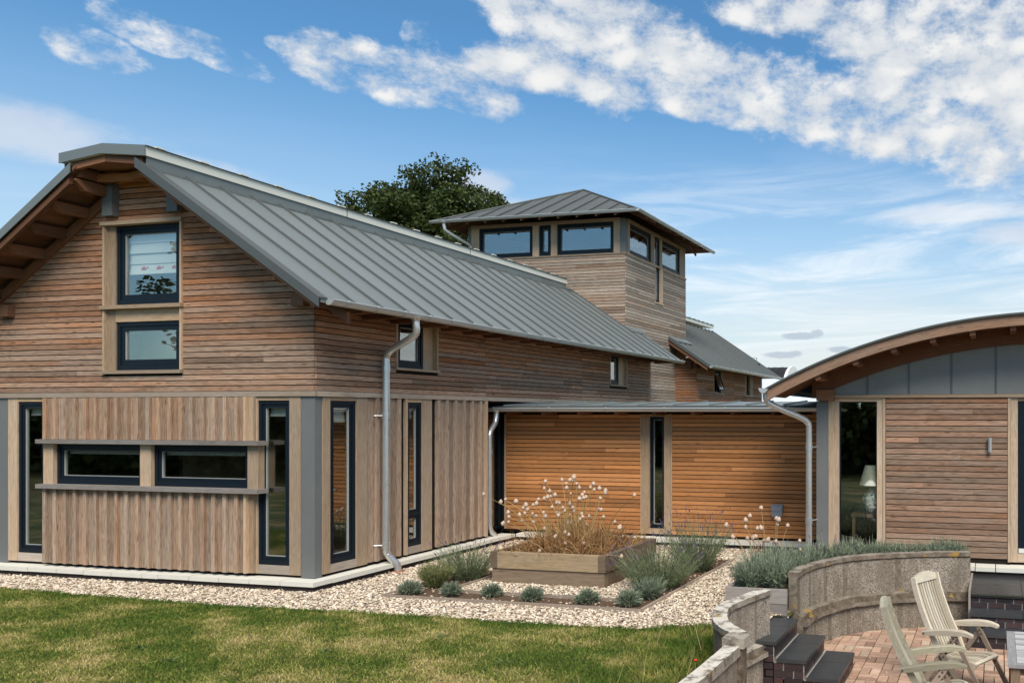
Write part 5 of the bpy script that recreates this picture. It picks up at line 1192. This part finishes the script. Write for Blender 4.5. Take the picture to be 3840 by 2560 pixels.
# ---------------------------------------------------------------- trees
def tree(label, base, height, crown_r, crown_z, seed, nleaf, leaf=.20, squash=.75, lean=(0, 0), ntip=230):
    rng = np.random.default_rng(seed); random.seed(seed)
    root = thing('tree', label, 'tree', base)
    mb = MB(); b = Vector(base); cc = b + Vector((lean[0], lean[1], crown_z)); tips = []
    fork = b + Vector((0, 0, crown_z - crown_r * squash * .75))
    mb.tube(crom([b, b.lerp(fork, .5) + Vector((.15, .1, 0)), fork], 5), [height * .028 * (1 - .04 * k) for k in range(11)], 9)
    E3 = Vector((crown_r, crown_r, crown_r * squash)); lim = []
    for k in range(13):                                              # main limbs reach evenly through the crown
        a = k * 2.4 + random.uniform(-.3, .3); el = random.uniform(-.12, 1.35)
        d = Vector((math.cos(a) * math.cos(el), math.sin(a) * math.cos(el), math.sin(el))); e = cc + Vector([d[i] * E3[i] * random.uniform(.5, .75) for i in range(3)])
        m_ = fork.lerp(e, .5) + Vector([random.uniform(-.3, .3) for _ in range(3)]); P = crom([fork, m_, e], 4); lim.append(P)
        mb.tube(P, [height * .011 * (1 - .075 * q) for q in range(len(P))], 7, cap=False)
    for k in range(ntip):
        a = random.uniform(0, 6.283); sz = random.uniform(-.45, 1); rr_ = math.sqrt(max(0, 1 - sz * sz)); f = random.random() ** .38 * random.uniform(.86, 1.07)
        tp = cc + Vector((math.cos(a) * rr_ * E3.x * f, math.sin(a) * rr_ * E3.y * f, sz * E3.z * f))
        tp += Vector((0, 0, .09 * crown_r * math.sin(a * 3 + seed) + .07 * crown_r * math.sin(a * 7))) 
        b0 = min((q for P in lim for q in P[2:]), key=lambda q: (q - tp).length)
        m_ = b0.lerp(tp, .5) + Vector([random.gauss(0, .12) for _ in range(3)]); P = crom([b0, m_, tp], 3)
        mb.tube(P, [height * .0032 * (1 - .1 * q) for q in range(len(P))], 5, cap=False); tips.append(tp)
        if random.random() < .5: tips.append(m_)
    put_under(mb.build('trunk', M['bark']), root)
    T = np.array([tuple(t) for t in tips]); c0 = np.array(cc)
    per = nleaf // len(T); i = np.repeat(np.arange(len(T)), per); N = len(i)
    rad = rng.uniform(.45, 1.0, len(T)) * crown_r * .145
    off = rng.normal(size=(N, 3)); off = off / np.linalg.norm(off, axis=1, keepdims=True) * (rng.random(N) ** .5)[:, None] * rad[i][:, None] * np.array([1.15, 1.15, .75])
    P = T[i] + off; d = rng.normal(size=(N, 3)); d[:, 2] *= .6; d /= np.linalg.norm(d, axis=1, keepdims=True); s = np.cross(d, rng.normal(size=(N, 3))); s /= np.linalg.norm(s, axis=1, keepdims=True)
    L = leaf * rng.uniform(.6, 1.15, N)[:, None]
    V = np.stack([P - d * L * .5, P + s * L * .32, P + d * L * .5, P - s * L * .32], 1).reshape(-1, 3); F = np.arange(N * 4).reshape(-1, 4)
    tn = np.stack([np.clip(rng.normal(.45, .22, N), 0, 1), rng.random(N), rng.random(N)], 1)
    put_under(np_mesh('crown', V, F, M['leaf'], tn), root); return root
tree('dark broad-crowned oak rising behind the long metal roof', (-20.9, 30.2, 0), 15.2, 5.8, 11.6, 4, 80000, .22, .66, ntip=280)
tree('dark leafy tree mirrored in the gable windows, far left of the lawn', (-18.0, -18.0, 0), 9.6, 5.4, 5.6, 9, 11000, .24, .56, ntip=60)
def hedgerow():
    N = 26000; x = RNG.uniform(-48, 30, N); hh = 3.3 + .3 * np.sin(x * .31) + .25 * np.sin(x * .83 + 1); z = hh * RNG.random(N) ** .7; y = -17.5 + RNG.normal(0, .6, N)
    P = np.stack([x, y, z], 1); d = unit(RNG.normal(size=(N, 3))); s_ = unit(np.cross(d, RNG.normal(size=(N, 3)))); L = RNG.uniform(.25, .55, N)[:, None]
    V = np.stack([P - d * L * .5, P + s_ * L * .4, P + d * L * .5, P - s_ * L * .4], 1).reshape(-1, 3)
    core = np.array([(-48, -17.6, 0), (30, -17.6, 0), (30, -17.6, 2.6), (-48, -17.6, 2.6), (-48, -18, 0), (30, -18, 0), (30, -18, 2.6), (-48, -18, 2.6)], float)
    F = np.concatenate([np.arange(N * 4).reshape(-1, 4), np.array([(3, 2, 1, 0), (4, 5, 6, 7), (2, 3, 7, 6)]) + N * 4])
    return np_mesh('hedgerow', np.concatenate([V, core]), F, M['leaf'], np.stack([RNG.uniform(.1, .8, N + 3), RNG.random(N + 3), RNG.random(N + 3)], 1))
tag(hedgerow(), 'dark hedgerow across the lawn, mirrored in the ground floor windows', 'hedgerow', kind='stuff')
# ---------------------------------------------------------------- far buildings
fb = thing('arched_barn', 'distant black barn with a rounded roof and pale arched gable', 'barn', (-5, 48, 0))
mb = MB(); n = 18; r_ = 3.0; zc = 2.9; yc = 48.6
for k in range(n):
    a, b = math.pi * k / n, math.pi * (k + 1) / n
    P = lambda t, x, q=r_: (x, yc - math.cos(t) * q, zc + math.sin(t) * q)
    mb.face([P(a, -16), P(a, -5.3), P(b, -5.3), P(b, -16)][::-1], None, (.5, .5, .5))
    for x in np.arange(-15.8, -5.4, .55): mb.face([P(a, x, r_ + .03), P(a, x + .06, r_ + .03), P(b, x + .06, r_ + .03), P(b, x, r_ + .03)][::-1])
mb.box(-16, -5.32, yc - r_, yc + r_, 0, zc - .01); mb.build('roof', M['black'], fb)
mb = MB()
for k in range(n):
    a, b = math.pi * k / n, math.pi * (k + 1) / n
    P = lambda t, q, x: (x, yc - math.cos(t) * q, zc + math.sin(t) * q)
    mb.prism([P(a, r_ + .06, -5.25), P(b, r_ + .06, -5.25), P(b, r_ - .45, -5.25), P(a, r_ - .45, -5.25)], (.2, 0, 0))
for k in range(-4, 5): mb.box(-5.2, -5.1, yc + k * .55 - .12, yc + k * .55 + .12, zc - 2.8, zc + math.sqrt(max(0, 2.6 ** 2 - (k * .55) ** 2)))
mb.build('arched_gable', M['white'], fb)
mb = MB(); mb.box(-5.5, -5.22, yc - r_ + .1, yc + r_ - .1, 0, zc); mb.prism([(-5.3, yc - math.cos(math.pi * k / n) * 2.9, zc + math.sin(math.pi * k / n) * 2.9) for k in range(n + 1)], (.12, 0, 0)); mb.build('wall', M['plinth_dark'], fb)
an = MB(); ax, ay = -8.2, 48.2
for z in (6.25, 6.6): an.tube([(ax, ay, z), (ax + .48, ay, z)], .012, 5)
for x in (0, .16, .32, .48): an.tube([(ax + x, ay, 6.1), (ax + x, ay, 6.62)], .010, 5)
an.tube([(ax + .46, ay, 5.7), (ax + .46, ay, 6.62)], .02, 6); an.tube([(ax + .2, ay, 5.7), (ax + .2, ay, 6.05)], .11, 8)
tag(an.build('television_antenna', M['zinc']), 'thin television antenna on the ridge of the distant black barn', 'antenna')
ob = thing('outbuilding', 'distant outbuilding with a pale ribbed metal roof beyond the rear wing', 'building', (0, 28, 0))
mb = MB(); mb.prism([(-5, 27.5, 2.9), (4.5, 27.5, 2.9), (4.5, 30.5, 4.25), (-5, 30.5, 4.25)], (0, 0, -.06)); mb.prism([(-5, 30.5, 4.25), (4.5, 30.5, 4.25), (4.5, 33.5, 2.9), (-5, 33.5, 2.9)], (0, 0, -.06))
for k in range(20): mb.obox((-4.9 + k * .48, 27.5, 2.9), (0, 3.0, 1.35), (.03, 0, 0), (0, -.02, .045))
mb.build('roof', M['whiteroof'], ob)
mb = MB(); mb.box(-4.8, 4.3, 27.8, 33.2, 0, 2.9); mb.prism([(4.3, 27.8, 2.9), (4.3, 33.2, 2.9), (4.3, 30.5, 4.1)], (-9.1, 0, 0)); mb.build('wall', M['plinth'], ob)

# ================================================================= sun, sky, camera
SUN_AZ, SUN_EL = R(149), R(48)        # azimuth from +Y clockwise: behind the camera, to the right
sd = Vector((math.sin(SUN_AZ) * math.cos(SUN_EL), math.cos(SUN_AZ) * math.cos(SUN_EL), math.sin(SUN_EL)))
L = bpy.data.lights.new('sun', 'SUN'); L.energy = SUN_E; L.angle = R(30); L.color = (1.0, .935, .85)
so = bpy.data.objects.new('sun', L); COL.objects.link(so); so.rotation_euler = sd.to_track_quat('Z', 'Y').to_euler(); so.location = (0, 0, 40)
W = bpy.data.worlds.new('World'); SC.world = W; W.use_nodes = True; t = NT(W.node_tree)
bg = t.n['Background']; bg.inputs[1].default_value = .13
sky = t.new('ShaderNodeTexSky', sky_type='NISHITA', sun_disc=False, sun_elevation=SUN_EL, sun_rotation=SUN_AZ, air_density=1.0, dust_density=.6, ozone_density=2.2)
dv = t.new('ShaderNodeTexCoord').outputs['Generated']
YAW = CAM_YAW
sx = t.new('ShaderNodeSeparateXYZ', inp={0: t.new('ShaderNodeVectorRotate', rotation_type='Z_AXIS', inp={'Vector': dv, 'Angle': -YAW}).outputs[0]})
# bearing u (0 = north-ish axis of the view, clockwise) and elevation v of the sky direction
u = t.math('ARCTAN2', sx.outputs[0], sx.outputs[1]); v = t.math('ARCSINE', sx.outputs[2])
uv = t.new('ShaderNodeCombineXYZ', inp={0: u, 1: v}).outputs[0]
nv = t.scale(uv, 1, 1.55, 1)
n1 = t.noise(nv, 9.0, 8, .62, .0); n2 = t.noise(nv, 25.0, 8, .66, .1); n3 = t.noise(nv, 3.2, 3, .5)
CL_ = [(-0.707,0.324,0.034,0.016,-0.17),(-0.680,0.353,0.030,0.014,-0.11),(-0.659,0.339,0.022,0.008,-0.07),(-0.613,0.342,0.042,0.013,-0.25),(-0.516,0.356,0.044,0.026,-0.21),(-0.459,0.353,0.060,0.026,-0.21),(-0.389,0.353,0.068,0.029,-0.17),(-0.429,0.393,0.020,0.019,-0.56),(-0.324,0.431,0.060,0.030,-0.28),(-0.227,0.424,0.104,0.040,-0.14),(-0.252,0.379,0.088,0.033,-0.21),(-0.177,0.398,0.104,0.049,-0.21),(-0.073,0.376,0.124,0.044,-0.17),(0.032,0.354,0.125,0.039,-0.17),(-0.021,0.451,0.086,0.022,0),(0.110,0.436,0.118,0.039,0),(0.212,0.391,0.104,0.080,0),(0.136,0.374,0.096,0.049,0),(0.252,0.321,0.098,0.064,0),(0.084,0.325,0.134,0.027,-0.14),(-0.099,0.345,0.071,0.014,-0.11),(.40,.40,.22,.14,0),(-.2,.62,.5,.13,.1),(.5,.7,.5,.2,0)]
cov = None
for i_, (a, b, c, d, r_) in enumerate(CL_ + [(-.335, .375, .06, .022, -.1), (-.30, .385, .05, .024, 0), (-.555, .36, .02, .008, -.2)]):
    x = t.math('SUBTRACT', u, a); y = t.math('SUBTRACT', v, b); cr, sr = math.cos(r_), math.sin(r_)
    p = t.math('DIVIDE', t.math('ADD', t.math('MULTIPLY', x, cr), t.math('MULTIPLY', y, sr)), c); q = t.math('DIVIDE', t.math('SUBTRACT', t.math('MULTIPLY', y, cr), t.math('MULTIPLY', x, sr)), d)
    e = t.math('SUBTRACT', 1.0, t.math('ADD', t.math('MULTIPLY', p, p), t.math('MULTIPLY', q, q)))
    if i_ < 4 or i_ in (7, 26): e = t.math('MINIMUM', e, -.02)
    elif i_ < 7: e = t.math('MINIMUM', e, .22)
    cov = e if cov is None else t.math('SMOOTH_MAX', cov, e, .25)
over = t.math('MAXIMUM', t.maprange(v, .55, .80, -2.2, .9), t.math('ADD', -2.2, t.math('MULTIPLY', t.math('MULTIPLY', t.maprange(v, .44, .62, 0, 1), t.maprange(t.math('ABSOLUTE', u), 1.1, 1.7, 0, 1)), 2.9)))  # unseen cloud cover overhead and behind the camera, added to whiten ambient light
cov = t.math('MAXIMUM', t.math('MAXIMUM', cov, over), -2.2)
cov = t.math('SMOOTH_MIN', cov, .55, .3)
n4 = t.noise(nv, 70.0, 7, .7, .0)
vb = t.new('ShaderNodeTexVoronoi', feature='SMOOTH_F1', inp={'Vector': t.new('ShaderNodeVectorMath', operation='ADD', inp={0: nv, 1: t.new('ShaderNodeVectorMath', operation='SCALE', inp={0: t.new('ShaderNodeTexNoise', inp={'Vector': nv, 'Scale': 22., 'Detail': 4.}).outputs['Color'], 'Scale': .045}).outputs[0]}).outputs[0], 'Scale': 21., 'Smoothness': .5, 'Randomness': 1.}).outputs['Distance']
puff = t.math('SUBTRACT', .5, vb)
nn = t.math('ADD', t.math('ADD', t.math('MULTIPLY', n1, .70), t.math('MULTIPLY', n2, .75)), t.math('ADD', t.math('MULTIPLY', n4, .42), t.math('MULTIPLY', puff, .34)))
den = t.math('ADD', t.math('MULTIPLY', cov, .41), t.math('SUBTRACT', nn, .925))
den = t.maprange(den, -.10, .34)
# thin streaky cirrus lower down on the right and pale haze towards the horizon
cv = t.new('ShaderNodeVectorRotate', rotation_type='Z_AXIS', inp={'Vector': uv, 'Angle': -.06}).outputs[0]
ci = t.noise(t.scale(cv, 3.4, 26, 1), 1.0, 7, .62, .9); ci = t.maprange(ci, .40, .70)
mk = t.math('MULTIPLY', t.maprange(v, .02, .09), t.maprange(v, .33, .17)); mk = t.math('MULTIPLY', mk, t.maprange(u, -.42, -.02, .10, 1))
ci = t.math('MULTIPLY', t.math('MULTIPLY', ci, mk), .85)
hz = t.math('MULTIPLY', t.math('MULTIPLY', t.math('POWER', t.maprange(v, .38, .0, 0, 1, False), 1.45), .97), t.maprange(t.math('ABSOLUTE', u), 1.2, 2.0, 1, .35))
veil = t.math('MULTIPLY', t.math('MULTIPLY', t.maprange(v, .21, .06), t.maprange(u, -.38, .02)), t.maprange(t.noise(t.scale(cv, 2.2, 12, 1), 1.0, 5, .6), .30, .62, .15, .72))
lowc = None                                                           # soft greyish bank low on the left and beside the oak
for (a, b, c, d) in ((-.80, .245, .15, .026), (-.66, .232, .10, .017), (-.375, .252, .045, .020), (-.33, .22, .085, .028), (.22, .235, .13, .012), (.27, .21, .07, .018)):
    e = t.math('SUBTRACT', 1.0, t.math('ADD', t.math('POWER', t.math('DIVIDE', t.math('SUBTRACT', u, a), c), 2), t.math('POWER', t.math('DIVIDE', t.math('SUBTRACT', v, b), d), 2))); lowc = e if lowc is None else t.math('SMOOTH_MAX', lowc, e, .3)
lowd = t.math('MULTIPLY', t.maprange(t.math('ADD', t.math('MULTIPLY', t.math('MAXIMUM', lowc, -1.5), .32), t.math('SUBTRACT', n1, .42)), .0, .38), .55)
dk = None                                                             # two small dark scud clouds near the horizon
for (a, b, c, d) in ((.0, .095, .026, .0045), (.02, .0985, .009, .005), (-.022, .0725, .024, .0045), (-.008, .074, .010, .004), (.045, .0785, .016, .004)):
    e = t.math('SUBTRACT', 1.0, t.math('ADD', t.math('POWER', t.math('DIVIDE', t.math('SUBTRACT', u, a), c), 2), t.math('POWER', t.math('DIVIDE', t.math('SUBTRACT', v, b), d), 2))); dk = e if dk is None else t.math('SMOOTH_MAX', dk, e, .2)
dkd = t.math('MULTIPLY', t.maprange(t.math('ADD', t.math('MULTIPLY', t.math('MAXIMUM', dk, -2), .35), t.math('SUBTRACT', n2, .42)), .0, .3), .75)
blue = t.mix(1.0, sky.outputs[0], SKY_TINT, 'MULTIPLY')
shade = t.maprange(t.math('ADD', t.math('MULTIPLY', n3, .6), t.math('ADD', t.math('MULTIPLY', n2, .5), t.math('MULTIPLY', puff, .7))), .42, .86)
wh = t.mix(shade, (3.5, 3.75, 4.05), (4.75, 4.75, 4.7))
c = t.mix(hz, blue, (4.15, 4.35, 4.35))
c = t.mix(veil, c, (4.3, 4.38, 4.3))
c = t.mix(lowd, c, (4.3, 4.3, 4.5))
c = t.mix(ci, c, (5.0, 5.3, 5.5))
c = t.mix(den, c, wh)
c = t.mix(dkd, c, (2.5, 2.95, 3.5))
t.l.new(c, bg.inputs[0])
cam = bpy.data.cameras.new('camera'); co = bpy.data.objects.new('camera', cam); COL.objects.link(co)
co.location = (9.2335, -9.674, 2.43); co.rotation_euler = (R(90), 0, CAM_YAW)
cam.sensor_width = 36; cam.lens = 36 * 1903.53 / 2352; cam.shift_x = -(1840 - 1176) / 2352; cam.shift_y = (953 - 784) / 2352; cam.clip_start = .1; cam.clip_end = 2000
SC.camera = co
SC.view_settings.view_transform = 'Standard'; SC.view_settings.look = 'None'; SC.view_settings.exposure = EXPO; SC.view_settings.gamma = 1
SC.cycles.max_bounces = 8; SC.cycles.transparent_max_bounces = 10; SC.cycles.glossy_bounces = 4; SC.cycles.diffuse_bounces = 3
SC.cycles.use_denoising = True; SC.cycles.denoising_prefilter = 'ACCURATE'; SC.render.filter_size = 1.1
